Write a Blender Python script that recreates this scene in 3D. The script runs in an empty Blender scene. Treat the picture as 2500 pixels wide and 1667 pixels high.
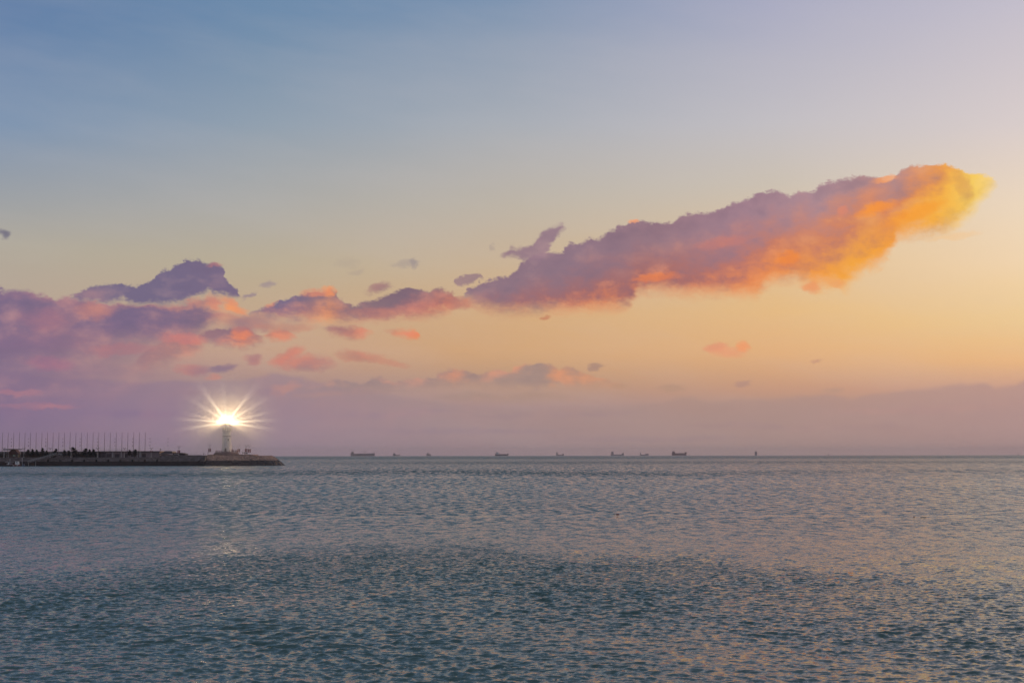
import bpy, math, random
import numpy as np
from mathutils import Vector, Matrix, Euler

random.seed(7)
rng = np.random.default_rng(11)
sc = bpy.context.scene
COL = sc.collection
R = math.radians

# ------------------------------------------------------------------ camera
LENS = 47.0
F = LENS / 36.0 * 2500.0
H = 7.4                                   # eye height above the water
ER = 7.4e6                                # effective earth radius (refraction included)
DIP = math.sqrt(2 * H / ER)
PITCH = math.atan((1112.2 - 833.5) / F) - DIP
ROLL = R(-0.093)
cam_d = bpy.data.cameras.new("camera")
cam_d.lens = LENS
cam_d.sensor_width = 36
cam_d.clip_start = 0.5
cam_d.clip_end = 60000
cam = bpy.data.objects.new("camera", cam_d)
COL.objects.link(cam)
M = Matrix.Rotation(R(90) + PITCH, 4, 'X') @ Matrix.Rotation(ROLL, 4, 'Z')
cam.matrix_world = Matrix.Translation((0, 0, H)) @ M
sc.camera = cam
M3 = M.to_3x3()


def ray(px, py):
    return (M3 @ Vector((px - 1250.0, 833.5 - py, -F))).normalized()


def ang(px, py):
    d = ray(px, py)
    return math.degrees(math.atan2(d.x, d.y)), math.degrees(math.asin(d.z))


def at(px, py, Y):
    """point seen at a photo position, on the upright plane y = Y"""
    d = ray(px, py)
    t = Y / d.y
    return Vector((d.x * t, Y, H + d.z * t))


def drop(x, y):
    return -(x * x + y * y) / (2 * ER)


def srgb(r, g, b):
    def f(c):
        c /= 255.0
        return c / 12.92 if c <= 0.04045 else ((c + 0.055) / 1.055) ** 2.4
    return (f(r), f(g), f(b))


# ------------------------------------------------------------------ node helper
class G:
    def __init__(self, nt):
        self.nt = nt

    def new(self, t, **kw):
        n = self.nt.nodes.new(t)
        for k, v in kw.items():
            setattr(n, k, v)
        return n

    def put(self, sock, v):
        if isinstance(v, V):
            v = v.s
        if isinstance(v, bpy.types.NodeSocket):
            self.nt.links.new(v, sock)
        else:
            sock.default_value = v

    def math(self, op, a, b=None, c=None, clamp=False):
        n = self.new('ShaderNodeMath', operation=op)
        for i, v in enumerate((a, b, c)):
            if v is not None:
                self.put(n.inputs[i], v)
        r = V(self, n.outputs[0])
        return self.sat(r) if clamp else r

    def sat(self, x):
        n = self.new('ShaderNodeClamp')
        self.put(n.inputs[0], x)
        return V(self, n.outputs[0])

    def lerp01(self, x, a, b, smooth=False):
        n = self.new('ShaderNodeMapRange')
        n.interpolation_type = 'SMOOTHSTEP' if smooth else 'LINEAR'
        n.clamp = False
        self.put(n.inputs['Value'], x)
        self.put(n.inputs['From Min'], a)
        self.put(n.inputs['From Max'], b)
        r = V(self, n.outputs['Result'])
        return r if smooth else self.sat(r)

    def mix(self, f, a, b):
        n = self.new('ShaderNodeMix', data_type='RGBA')
        self.put(n.inputs[0], f)
        for i, v in ((6, a), (7, b)):
            if isinstance(v, tuple):
                v = (v[0], v[1], v[2], 1)
            self.put(n.inputs[i], v)
        return V(self, n.outputs[2])

    def ramp(self, f, stops, x0, x1):
        """colour ramp; stops = [(x, (r, g, b) in sRGB 0-255)]"""
        t = self.lerp01(f, x0, x1)
        n = self.new('ShaderNodeValToRGB')
        self.put(n.inputs[0], t)
        cr = n.color_ramp
        st = sorted(stops)
        while len(cr.elements) < len(st):
            cr.elements.new(0.5)
        for e, (x, c) in zip(cr.elements, st):
            e.position = min(1, max(0, (x - x0) / (x1 - x0)))
        for e, (x, c) in zip(cr.elements, st):
            e.position = min(1, max(0, (x - x0) / (x1 - x0)))
            e.color = srgb(*c) + (1,)
        return V(self, n.outputs[0])

    def curve(self, f, pts, x0, x1, y0=-2.0, y1=22.0):
        t = self.lerp01(f, x0, x1)
        n = self.new('ShaderNodeFloatCurve')
        self.put(n.inputs['Value'], t)
        cv = n.mapping.curves[0]
        P = [((x - x0) / (x1 - x0), (y - y0) / (y1 - y0)) for x, y in sorted(pts)]
        P = [(min(1, max(0, x)), min(1, max(0, y))) for x, y in P]
        if P[0][0] > 0:
            P.insert(0, (0, P[0][1]))
        if P[-1][0] < 1:
            P.append((1, P[-1][1]))
        while len(cv.points) < len(P):
            cv.points.new(0.5, 0.5)
        for p, (x, y) in zip(cv.points, P):
            p.location = (x, y)
            p.handle_type = 'VECTOR'
        n.mapping.update()
        v = V(self, n.outputs[0])
        return v * (y1 - y0) + y0

    def noise(self, vec, scale, detail=5, rough=0.55, dist=0.0):
        n = self.new('ShaderNodeTexNoise', noise_dimensions='3D')
        self.put(n.inputs['Vector'], vec)
        n.inputs['Scale'].default_value = scale
        n.inputs['Detail'].default_value = detail
        n.inputs['Roughness'].default_value = rough
        n.inputs['Distortion'].default_value = dist
        return V(self, n.outputs['Fac']), V(self, n.outputs['Color'])

    def sep(self, v):
        n = self.new('ShaderNodeSeparateXYZ')
        self.put(n.inputs[0], v)
        return [V(self, o) for o in n.outputs]

    def comb(self, x, y, z):
        n = self.new('ShaderNodeCombineXYZ')
        for i, v in enumerate((x, y, z)):
            self.put(n.inputs[i], v)
        return V(self, n.outputs[0])

    def vm(self, op, a, b=None):
        n = self.new('ShaderNodeVectorMath', operation=op)
        self.put(n.inputs[0], a)
        if b is not None:
            self.put(n.inputs[1], b)
        return V(self, n.outputs[0])


class V:
    def __init__(self, g, s):
        self.g, self.s = g, s

    def __add__(self, o): return self.g.math('ADD', self, o)
    def __radd__(self, o): return self.g.math('ADD', o, self)
    def __sub__(self, o): return self.g.math('SUBTRACT', self, o)
    def __rsub__(self, o): return self.g.math('SUBTRACT', o, self)
    def __mul__(self, o): return self.g.math('MULTIPLY', self, o)
    def __rmul__(self, o): return self.g.math('MULTIPLY', o, self)
    def __truediv__(self, o): return self.g.math('DIVIDE', self, o)


# ------------------------------------------------------------------ sky
world = bpy.data.worlds.new("World")
sc.world = world
world.use_nodes = True
wt = world.node_tree
wt.nodes.clear()
g = G(wt)
tc = g.new('ShaderNodeTexCoord')
D = g.vm('NORMALIZE', tc.outputs['Generated'])
dx, dy, dz = g.sep(D)
AZ = g.math('ARCTAN2', dx, dy) * (180 / math.pi)
EL = g.math('ARCSINE', dz) * (180 / math.pi)

SUN_AZ, SUN_EL = 52.0, 3.5


def col_stops(px, rows, high):
    s = []
    for py, c in rows:
        s.append((ang(px, py)[1], c))
    s += high
    return s


TOPS = {0: (94, 126, 168), 625: (104, 137, 172), 1250: (127, 149, 178), 1900: (170, 172, 196), 2500: (196, 191, 205)}
HIGH = [(34, (112, 136, 162)), (60, (122, 140, 156)), (90, (118, 134, 150))]
HIGH_R = [(34, (152, 160, 182)), (60, (130, 144, 162)), (90, (118, 134, 150))]
cols = [
    (0, [(1112, (128, 113, 136)), (1000, (140, 118, 146)), (900, (160, 132, 142)), (760, (186, 166, 150)), (600, (178, 170, 156)), (500, (162, 164, 166)), (300, (128, 150, 178)), (0, TOPS[0])], HIGH),
    (625, [(1112, (146, 129, 147)), (1000, (164, 136, 150)), (940, (170, 140, 140)), (860, (198, 160, 136)), (760, (196, 168, 140)), (650, (188, 174, 150)), (500, (174, 172, 168)), (300, (146, 161, 177)), (0, TOPS[625])], HIGH),
    (1250, [(1112, (157, 134, 141)), (1000, (168, 138, 138)), (940, (186, 150, 130)), (860, (212, 166, 122)), (770, (214, 172, 128)), (650, (204, 178, 148)), (500, (190, 180, 166)), (300, (170, 175, 184)), (0, TOPS[1250])], HIGH),
    (1900, [(1112, (166, 141, 138)), (1000, (176, 143, 136)), (950, (200, 154, 130)), (860, (229, 177, 126)), (760, (231, 188, 134)), (620, (226, 194, 152)), (450, (206, 194, 180)), (300, (196, 192, 197)), (0, TOPS[1900])], HIGH_R),
    (2500, [(1112, (172, 144, 142)), (1000, (182, 148, 144)), (940, (206, 160, 140)), (880, (236, 184, 132)), (780, (241, 203, 144)), (640, (242, 213, 176)), (500, (238, 216, 190)), (300, (218, 206, 205)), (0, TOPS[2500])], HIGH_R),
]
base = None
prev = None
for px, rows, high in cols:
    c = g.ramp(EL, col_stops(px, rows, high), -2, 90)
    a = ang(px, 900)[0]
    if base is None:
        base = c
    else:
        base = g.mix(g.lerp01(AZ, prev, a), base, c)
    prev = a
# toward the hidden sun, then round to the dusky side behind the viewer
sunside = g.ramp(EL, [(-2, (190, 150, 140)), (2.0, (226, 168, 140)), (4, (255, 206, 140)), (9, (252, 222, 170)), (14, (240, 218, 196)), (22, (206, 200, 212)), (40, (152, 160, 180)), (90, (118, 134, 150))], -2, 90)
base = g.mix(g.lerp01(AZ, prev, 46), base, sunside)
back = g.ramp(EL, [(-2, (104, 98, 112)), (3, (122, 112, 128)), (10, (146, 134, 146)), (20, (132, 138, 154)), (45, (118, 134, 152)), (90, (118, 134, 150))], -2, 90)
base = g.mix(g.lerp01(AZ, 60, 120), base, back)
base = g.mix(g.lerp01(AZ, -30, -90), base, back)

# warp fields shared by the clouds (flattened vertically towards the horizon)
def rgb3(v):
    n = g.new('ShaderNodeSeparateColor')
    g.put(n.inputs[0], v)
    return [V(g, o) for o in n.outputs]


cv = g.comb(dx, dy, dz * 1.7)
nA, nAc = g.noise(cv, 24, 5, 0.55)
nB, nBc = g.noise(cv, 85, 5, 0.68)
Ar, Ag, Ab = rgb3(nAc)
Br, Bg, Bb = rgb3(nBc)
# the same field a little further toward the sun: the difference paints lit and shaded sides on the puffs
rA, _ = g.noise(g.vm('ADD', cv, (0.0100, -0.002, -0.0110)), 24, 5, 0.55)
relief = (nA - rA) * 1.9 + (nB - 0.5) * 0.28
# (clouds read slightly perturbed coordinates; this also keeps the shader's evaluation in one chain)
tiny = (relief + Ar + Bg + Br + Ag) * 0.0004
AZ = AZ + tiny
EN = (EL + tiny + 2.0) * (1 / 24.0)          # elevation in curve units
bil = g.math('ABSOLUTE', Bb - 0.5) - 0.09      # rounded heads, creased between
WARP = {}


def warp(kind):
    """(frayed azimuth, frayed elevation) fields: 0 small clouds, 1 heaps, 2 wide soft banks"""
    if kind not in WARP:
        wx, wy, fx, fy, fb_ = {0: (0.5, 0.26, 0.75, 0.52, 0.5), 1: (0.8, 0.40, 0.62, 0.44, 0.8), 2: (1.5, 0.70, 0.55, 0.38, 0.6), 3: (1.1, 0.34, 0.3, 0.2, 0.2)}[kind]
        WARP[kind] = (AZ + (Ar - 0.5) * wx + (Br - 0.5) * fx, EN + ((Ag - 0.5) * wy + (Bg - 0.5) * fy - bil * fb_) * (1 / 24.0))
    return WARP[kind]


DK = g.sat(relief * -0.55 - 0.02)
LT = g.sat(relief * 0.5 - 0.02)


def rawcurve(t, pts, y0, y1):
    n = g.new('ShaderNodeFloatCurve')
    g.put(n.inputs['Value'], t)
    c = n.mapping.curves[0]
    P = [(min(1, max(0, x)), min(1, max(0, (y - y0) / (y1 - y0)))) for x, y in sorted(pts)]
    if P[0][0] > 0:
        P.insert(0, (0, P[0][1]))
    if P[-1][0] < 1:
        P.append((1, P[-1][1]))
    while len(c.points) < len(P):
        c.points.new(0.5, 0.5)
    for p, (x, y) in zip(c.points, P):
        p.location = (x, y)
        p.handle_type = 'VECTOR'
    n.mapping.update()
    return V(g, n.outputs[0])


def rawramp(t, stops):
    n = g.new('ShaderNodeValToRGB')
    g.put(n.inputs[0], t)
    cr = n.color_ramp
    st = sorted(stops)
    while len(cr.elements) < len(st):
        cr.elements.new(0.5)
    for e, (x, c) in zip(cr.elements, st):
        e.position = min(1, max(0, x))
    for e, (x, c) in zip(cr.elements, st):
        e.position = min(1, max(0, x))
        e.color = srgb(*c) + (1,)
    return V(g, n.outputs[0])


def cloud(col, top, bot, shade, lit, litc, x0=None, x1=None, k=1, st=0.16, sb=0.5,
          kb=0.0, kt=0.0, opac=1.0, rel=1.0, kn=0.0, lo=0.2, hi=0.9, mid=None):
    """one cloud: everything between its top line and base line, both frayed by the noise.
    litc = [(px, amount)], how much of the sunlit colour is painted in there"""
    if k in (1, 2):      # both colours pulled a little toward grey
        shade = [(x, tuple(v + ((sum(c) / 3 + 3) - v) * 0.14 for v in c)) for x, c in shade]
        lit = [(x, tuple(v + (sum(c) / 3 - v) * 0.06 for v in c)) for x, c in lit]
    xs = [p[0] for p in top + bot]
    closed = x0 is None
    x0 = min(xs) if x0 is None else x0
    x1 = max(xs) if x1 is None else x1
    ym = sum(p[1] for p in top + bot) / len(top + bot)
    a0, a1 = ang(x0, ym)[0] - 0.35, ang(x1, ym)[0] + 0.35
    A, E = warp(k)
    t = g.sat((A - a0) * (1 / (a1 - a0)))
    nx = lambda px: (ang(px, ym)[0] - a0) / (a1 - a0)
    mk = lambda pts: [((ang(x, y)[0] - a0) / (a1 - a0), ang(x, y)[1]) for x, y in pts]
    tt, bb = mk(top), mk(bot)
    def pin(L, sgn, right, left):
        if left:
            m = L[0][1]
            L.insert(0, (0.0, m + sgn * 0.7))
        if right:
            m = L[-1][1]
            L.append((1.0, m + sgn * 0.7))
    pin(tt, -1, True, closed)
    pin(bb, 1, True, closed)
    ft = rawcurve(t, tt, -2, 22)
    fb = rawcurve(t, bb, -2, 22)
    s1, s2 = st / 24.0, sb / 24.0
    db = E - fb
    al = g.lerp01(ft - E, -s1 * 0.35, s1, True) * g.lerp01(db, -s2 * 0.35, s2, True)
    if opac < 1:
        al = al * opac
    L = rawcurve(t, [(nx(x), v) for x, v in litc], -1, 2)
    L = g.math('MULTIPLY_ADD', L, 3.0, -1.0 + kb)
    if kb != kt:
        tt_ = g.math('DIVIDE', db, g.math('MAXIMUM', ft - fb, 0.002), clamp=True)
        L = g.math('MULTIPLY_ADD', tt_, kt - kb, L)
    L = g.math('MULTIPLY_ADD', relief, rel, L)
    L = g.lerp01(L, lo, hi, True)
    if mid:
        c = g.mix(g.sat(L * 2.0), rawramp(t, [(nx(x), c) for x, c in shade]), rawramp(t, [(nx(x), c) for x, c in mid]))
        c = g.mix(g.sat(L * 2.0 - 1.0), c, rawramp(t, [(nx(x), c) for x, c in lit]))
    else:
        c = g.mix(L, rawramp(t, [(nx(x), c) for x, c in shade]), rawramp(t, [(nx(x), c) for x, c in lit]))
    if k != 3:
        c = g.mix(DK, c, srgb(92, 80, 108))
        c = g.mix(LT, c, srgb(220, 176, 168))
    return g.mix(al, col, c)


n0, _ = g.noise(g.comb(dx * 0.7, dy * 0.7, dz * 3.2 + dx * 0.35), 7, 4, 0.6)
sky = g.mix(g.lerp01(n0, 0.42, 0.75) * 0.12, base, srgb(206, 198, 198))
# long low haze bank along the horizon
sky = cloud(sky,
            [(-300, 880), (0, 905), (353, 930), (529, 926), (600, 924), (640, 916), (670, 908), (741, 914), (829, 938), (900, 950), (1000, 968), (1100, 985), (1300, 995), (1500, 990), (1628, 979), (1649, 966), (1691, 966), (1721, 979), (1798, 970), (1883, 972), (1951, 964), (2010, 957), (2095, 972), (2125, 959), (2244, 945), (2350, 932), (2393, 930), (2427, 945), (2469, 936), (2500, 920), (2700, 900)],
            [(-300, 1150), (2700, 1150)],
            [(0, (126, 108, 142)), (600, (152, 130, 146)), (1100, (163, 139, 139)), (1700, (172, 143, 135)), (2500, (176, 144, 142))],
            [(0, (158, 120, 142)), (600, (176, 136, 142)), (1700, (180, 146, 136)), (2500, (184, 150, 144))],
            [(0, 0.35), (2500, 0.35)], x0=-300, x1=2700, k=3, st=0.2, sb=3.2, opac=0.62, rel=0.4)
# grey-mauve line of low cumulus right of the lighthouse
sky = cloud(sky,
            [(700, 935), (770, 940), (802, 930), (816, 925), (852, 927), (887, 937), (901, 920), (929, 920), (965, 930), (1000, 923), (1063, 920), (1070, 907), (1099, 899), (1141, 906), (1170, 910), (1194, 904), (1226, 897), (1243, 910), (1257, 892), (1282, 886), (1325, 881), (1346, 885), (1363, 899), (1395, 892), (1416, 902), (1459, 916), (1512, 932), (1540, 950)],
            [(700, 945), (850, 958), (1000, 956), (1070, 944), (1200, 942), (1300, 950), (1400, 950), (1512, 945), (1540, 945)],
            [(700, (150, 132, 138)), (1100, (164, 136, 132)), (1300, (162, 138, 134)), (1540, (190, 146, 122))],
            [(700, (196, 146, 128)), (1100, (224, 146, 116)), (1350, (232, 148, 104)), (1540, (216, 156, 120))],
            [(700, 0.1), (1060, 0.05), (1110, 0.5), (1150, 0.3), (1220, 0.05), (1280, 0.2), (1340, 0.38), (1420, 0.4), (1500, 0.3)],
            k=0, st=0.12, sb=0.45, kt=0.2, opac=0.8, rel=1.0)
sky = cloud(sky, [(980, 985), (1060, 962), (1150, 955), (1230, 958), (1300, 952), (1380, 962), (1460, 985)], [(980, 975), (1100, 984), (1300, 982), (1460, 975)],
            [(980, (166, 140, 134)), (1460, (176, 144, 128))], [(980, (186, 148, 130)), (1460, (196, 150, 126))], [(980, 0.2), (1460, 0.2)], k=3, opac=0.75, st=0.2)
# broad mauve bank on the left, in soft streaks down toward the sea
sky = cloud(sky,
            [(-400, 690), (0, 702), (11, 711), (71, 706), (106, 716), (134, 713), (141, 724), (169, 715), (212, 730), (318, 738), (423, 738), (476, 727), (529, 722), (543, 740), (572, 739), (607, 757), (622, 800), (640, 830)],
            [(-400, 1010), (0, 1005), (150, 975), (300, 935), (370, 912), (423, 900), (441, 885), (494, 855), (520, 800), (560, 792), (600, 786), (622, 778), (640, 790)],
            [(-300, (126, 104, 140)), (0, (130, 106, 140)), (250, (142, 110, 136)), (450, (158, 118, 132)), (620, (176, 124, 124))],
            [(-300, (158, 116, 140)), (0, (172, 120, 136)), (250, (196, 130, 128)), (450, (226, 142, 116)), (560, (246, 152, 102)), (640, (240, 152, 104))],
            [(-300, 0.05), (0, 0.08), (100, 0.18), (250, 0.14), (400, 0.25), (520, 0.35), (600, 0.65)],
            x0=-400, x1=640, k=2, st=0.16, sb=2.8, kt=0.22, kb=0.0, rel=0.75, lo=0.05, hi=1.05)
# its darker rows
sky = cloud(sky, [(-300, 716), (0, 722), (60, 720), (110, 728), (140, 726), (160, 745), (180, 775)], [(-300, 772), (0, 772), (60, 768), (120, 768), (180, 778)],
            [(-300, (114, 98, 136)), (180, (122, 102, 138))], [(-300, (150, 112, 138)), (180, (170, 118, 132))], [(-300, 0.1), (180, 0.25)], x0=-400, x1=185, k=2, st=0.25, sb=0.9, opac=0.85, rel=0.5)
sky = cloud(sky, [(175, 800), (210, 775), (254, 757), (311, 745), (370, 742), (423, 748), (446, 753), (470, 738), (500, 742), (540, 752), (590, 766), (612, 772)],
            [(175, 822), (207, 832), (300, 832), (400, 830), (467, 826), (520, 800), (560, 790), (612, 780)],
            [(175, (124, 102, 138)), (350, (118, 100, 138)), (500, (128, 104, 134)), (612, (150, 112, 126))], [(175, (160, 116, 134)), (350, (170, 120, 132)), (520, (214, 134, 116)), (612, (236, 146, 106))],
            [(175, 0.2), (300, 0.05), (430, 0.1), (520, 0.25), (612, 0.6)], k=2, st=0.22, sb=0.7, opac=0.92, kt=0.1, kb=0.3, rel=0.6, lo=0.1, hi=1.0)
sky = cloud(sky, [(-300, 812), (0, 815), (120, 808), (250, 830), (330, 845), (390, 862)], [(-300, 868), (0, 868), (150, 872), (280, 866), (390, 868)],
            [(-300, (122, 102, 140)), (390, (150, 114, 134))], [(-300, (140, 108, 140)), (390, (186, 126, 130))], [(-300, 0.1), (390, 0.4)], x0=-400, x1=400, k=3, st=0.5, sb=0.9, opac=0.6, rel=0.6)
sky = cloud(sky, [(-300, 890), (0, 888), (200, 884), (330, 892), (430, 905)], [(-300, 930), (0, 936), (200, 930), (430, 915)],
            [(-300, (124, 106, 144)), (430, (150, 120, 140))], [(-300, (140, 110, 142)), (430, (170, 126, 138))], [(-300, 0.2), (430, 0.4)], x0=-400, x1=440, k=3, st=0.5, sb=0.9, opac=0.5, rel=0.5)
sky = cloud(sky, [(300, 905), (330, 880), (360, 850), (400, 826), (450, 822), (490, 828), (500, 840)], [(300, 890), (360, 908), (420, 892), (470, 868), (500, 845)],
            [(300, (156, 116, 132)), (500, (180, 124, 120))], [(300, (206, 132, 124)), (500, (232, 134, 112))], [(300, 0.2), (400, 0.25), (500, 0.5)], k=1, sb=0.6, opac=0.8)
sky = cloud(sky, [(470, 838), (487, 812), (520, 800), (575, 798), (612, 797), (625, 810), (646, 826), (655, 840)], [(470, 826), (510, 840), (560, 850), (620, 850), (655, 830)],
            [(470, (166, 118, 126)), (560, (150, 112, 126)), (655, (190, 130, 118))], [(470, (220, 134, 112)), (560, (236, 138, 104)), (655, (222, 138, 112))],
            [(470, 0.05), (550, 0.1), (600, 0.55), (655, 0.2)], k=1, st=0.16, sb=0.35, rel=1.2)
sky = cloud(sky, [(630, 826), (660, 806), (690, 796), (712, 806), (732, 820)], [(630, 820), (660, 832), (700, 834), (732, 824)],
            [(630, (178, 128, 118)), (732, (206, 142, 122))], [(630, (224, 138, 112)), (732, (222, 146, 120))], [(630, 0.4), (690, 0.9), (732, 0.4)], k=0, st=0.14, sb=0.25)
# middle cumulus
sky = cloud(sky,
            [(606, 766), (614, 756), (653, 743), (670, 737), (690, 734), (741, 715), (776, 710), (800, 712), (808, 703), (822, 706), (838, 727), (869, 742), (898, 732), (905, 728), (926, 727), (955, 713), (982, 702), (1005, 699), (1028, 702), (1048, 710), (1060, 703), (1078, 701), (1106, 712), (1124, 731), (1140, 755)],
            [(606, 766), (614, 774), (670, 785), (740, 790), (800, 794), (859, 790), (930, 786), (1000, 783), (1053, 778), (1100, 764), (1124, 748), (1140, 742)],
            [(606, (128, 108, 136)), (700, (120, 104, 138)), (760, (136, 108, 128)), (850, (146, 114, 122)), (1000, (132, 102, 120)), (1140, (150, 112, 116))],
            [(606, (228, 140, 110)), (700, (220, 134, 116)), (810, (250, 154, 92)), (900, (214, 126, 110)), (1020, (222, 122, 98)), (1140, (214, 126, 100))],
            [(606, 0.2), (650, 0.2), (700, 0.0), (760, 0.0), (810, 0.12), (840, 0.1), (880, 0.05), (950, -0.1), (1020, 0.0), (1080, 0.2), (1140, 0.55)],
            k=1, st=0.12, sb=0.6, kb=0.75, kt=0.05, rel=0.7, lo=0.12, hi=1.05)
sky = cloud(sky, [(770, 808), (800, 796), (830, 792), (880, 794), (915, 808)], [(770, 800), (800, 818), (850, 830), (890, 828), (915, 812)],
            [(770, (166, 122, 124)), (915, (190, 130, 116))], [(770, (206, 134, 116)), (915, (222, 140, 112))], [(770, 0.0), (850, 0.3), (915, 0.7)], k=0, st=0.2, sb=0.35, kb=0.3)
sky = cloud(sky, [(935, 802), (960, 800), (985, 804), (1005, 798), (1018, 802), (1026, 826)], [(935, 802), (960, 818), (990, 830), (1010, 828), (1026, 822)],
            [(935, (196, 136, 118)), (1026, (220, 132, 98))], [(935, (216, 144, 116)), (1026, (238, 132, 84))], [(935, 0.2), (1000, 0.8), (1026, 0.9)], k=0, st=0.2, sb=0.25)
# dark heap standing over the left bank
sky = cloud(sky,
            [(168, 736), (176, 720), (198, 708), (226, 701), (265, 692), (318, 692), (335, 693), (348, 687), (367, 683), (380, 672), (392, 662), (410, 655), (423, 650), (440, 640), (455, 631), (470, 636), (480, 633), (505, 640), (525, 638), (543, 648), (552, 655), (556, 672), (565, 690), (579, 698), (586, 715)],
            [(168, 726), (190, 734), (205, 739), (265, 738), (307, 732), (318, 740), (388, 742), (450, 737), (480, 726), (505, 714), (529, 720), (565, 725), (586, 722)],
            [(168, (118, 104, 136)), (400, (116, 102, 136)), (586, (122, 102, 134))],
            [(168, (180, 118, 126)), (400, (160, 112, 128)), (520, (206, 130, 118)), (586, (170, 116, 126))],
            [(168, 0.05), (230, 0.1), (300, -0.05), (420, -0.15), (505, -0.05), (525, 0.0), (545, -0.1), (586, -0.15)],
            k=1, st=0.1, sb=0.25, kb=0.12, rel=0.7, lo=0.1, hi=1.0)
# the long cloud climbing to the right, its foot and far end painted in sunlit colours
sky = cloud(sky,
            [(1122, 745), (1132, 722), (1141, 706), (1165, 694), (1212, 676), (1243, 674), (1258, 655), (1272, 640), (1300, 625), (1330, 612), (1366, 611), (1395, 590), (1420, 592), (1438, 580), (1462, 580), (1487, 562), (1520, 552), (1543, 540), (1590, 541), (1631, 541), (1660, 524), (1681, 521), (1720, 518), (1753, 511), (1780, 497), (1808, 487), (1840, 472), (1870, 466), (1891, 460), (1925, 472), (1950, 456), (1985, 462), (2001, 449), (2030, 440), (2062, 432), (2100, 430), (2134, 426), (2160, 434), (2178, 437), (2190, 418), (2210, 405), (2239, 400), (2280, 404), (2305, 399), (2335, 408), (2361, 414), (2400, 424), (2421, 430), (2436, 440)],
            [(1122, 725), (1140, 745), (1159, 756), (1200, 768), (1247, 772), (1300, 768), (1366, 762), (1450, 764), (1520, 762), (1545, 754), (1556, 722), (1600, 718), (1697, 724), (1780, 726), (1850, 724), (1868, 706), (1891, 692), (1930, 690), (1974, 696), (2000, 712), (2040, 700), (2060, 712), (2090, 690), (2112, 670), (2150, 656), (2172, 625), (2185, 592), (2230, 580), (2300, 572), (2333, 562), (2360, 540), (2385, 515), (2405, 490), (2425, 462), (2436, 440)],
            [(1122, (144, 112, 128)), (1400, (146, 114, 132)), (1600, (154, 116, 130)), (1800, (164, 124, 140)), (2000, (178, 136, 146)), (2200, (182, 134, 134)), (2300, (208, 140, 112)), (2436, (226, 156, 92))],
            [(1122, (204, 116, 98)), (1300, (228, 124, 88)), (1500, (248, 138, 72)), (1650, (240, 136, 84)), (1900, (250, 144, 62)), (2080, (252, 168, 56)), (2180, (250, 158, 54)), (2290, (252, 176, 62)), (2380, (253, 206, 90)), (2436, (254, 214, 130))],
            [(1122, -0.3), (1350, -0.32), (1450, -0.2), (1560, -0.28), (1700, -0.25), (1850, -0.15), (1960, -0.1), (2060, 0.02), (2140, 0.12), (2190, -0.02), (2250, 0.18), (2300, 0.5), (2350, 0.85), (2436, 1.1)],
            k=1, st=0.12, sb=0.75, kb=1.12, kt=-0.04, rel=0.55, lo=-0.12, hi=1.1,
            mid=[(1122, (160, 110, 116)), (1400, (160, 108, 112)), (1600, (168, 108, 106)), (1800, (188, 118, 108)), (2000, (208, 130, 100)), (2200, (214, 134, 96)), (2330, (240, 160, 78)), (2436, (248, 190, 96))])
# horn curling off its upper edge, and the small tuft at its left foot
sky = cloud(sky, [(1214, 634), (1222, 618), (1245, 602), (1262, 606), (1290, 600), (1310, 578), (1325, 558), (1350, 548), (1375, 543), (1386, 550)],
            [(1214, 622), (1235, 630), (1260, 628), (1280, 640), (1310, 640), (1330, 632), (1345, 606), (1358, 582), (1372, 566), (1386, 558)],
            [(1214, (146, 116, 132)), (1386, (148, 118, 136))], [(1214, (150, 118, 132)), (1386, (160, 126, 138))], [(1214, 0.0), (1386, 0.1)], k=0, st=0.2, sb=0.24, opac=0.9)
sky = cloud(sky, [(1108, 690), (1120, 676), (1140, 668), (1160, 666), (1174, 670), (1182, 684)], [(1108, 690), (1122, 700), (1140, 697), (1160, 690), (1182, 682)],
            [(1108, (150, 120, 132)), (1182, (146, 116, 130))], [(1108, (170, 130, 132)), (1182, (160, 124, 130))], [(1108, 0.0), (1182, 0.0)], k=0, st=0.1, sb=0.14, opac=0.8)

# scattered little clouds and painted sunlit patches: soft ellipses frayed by the same noise
PA = AZ + (Ar - 0.5) * 0.7 + (Br - 0.5) * 0.85
PE = EL + ((Ag - 0.5) * 0.36 + (Bg - 0.5) * 0.5 - bil * 0.4)
PL = g.sat(relief * 1.3 + 0.28)


def puff(col, px, py, rx, ry, c1, c2, op=0.8, tilt=0.0):
    a, e = ang(px, py)
    k = 180 / math.pi / F
    u = g.math('MULTIPLY_ADD', PA, 1 / (rx * k), -a / (rx * k))
    w = g.math('MULTIPLY_ADD', PE, 1 / (ry * k), -e / (ry * k))
    if tilt:
        w = g.math('MULTIPLY_ADD', u, -math.tan(R(tilt)) * rx / ry, w)
    d = g.math('MULTIPLY_ADD', u, u, w * w)
    al = g.lerp01(d, 1.7, -0.1, True)
    return g.mix(al * op, col, g.mix(PL, srgb(*c1), srgb(*c2)))


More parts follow.
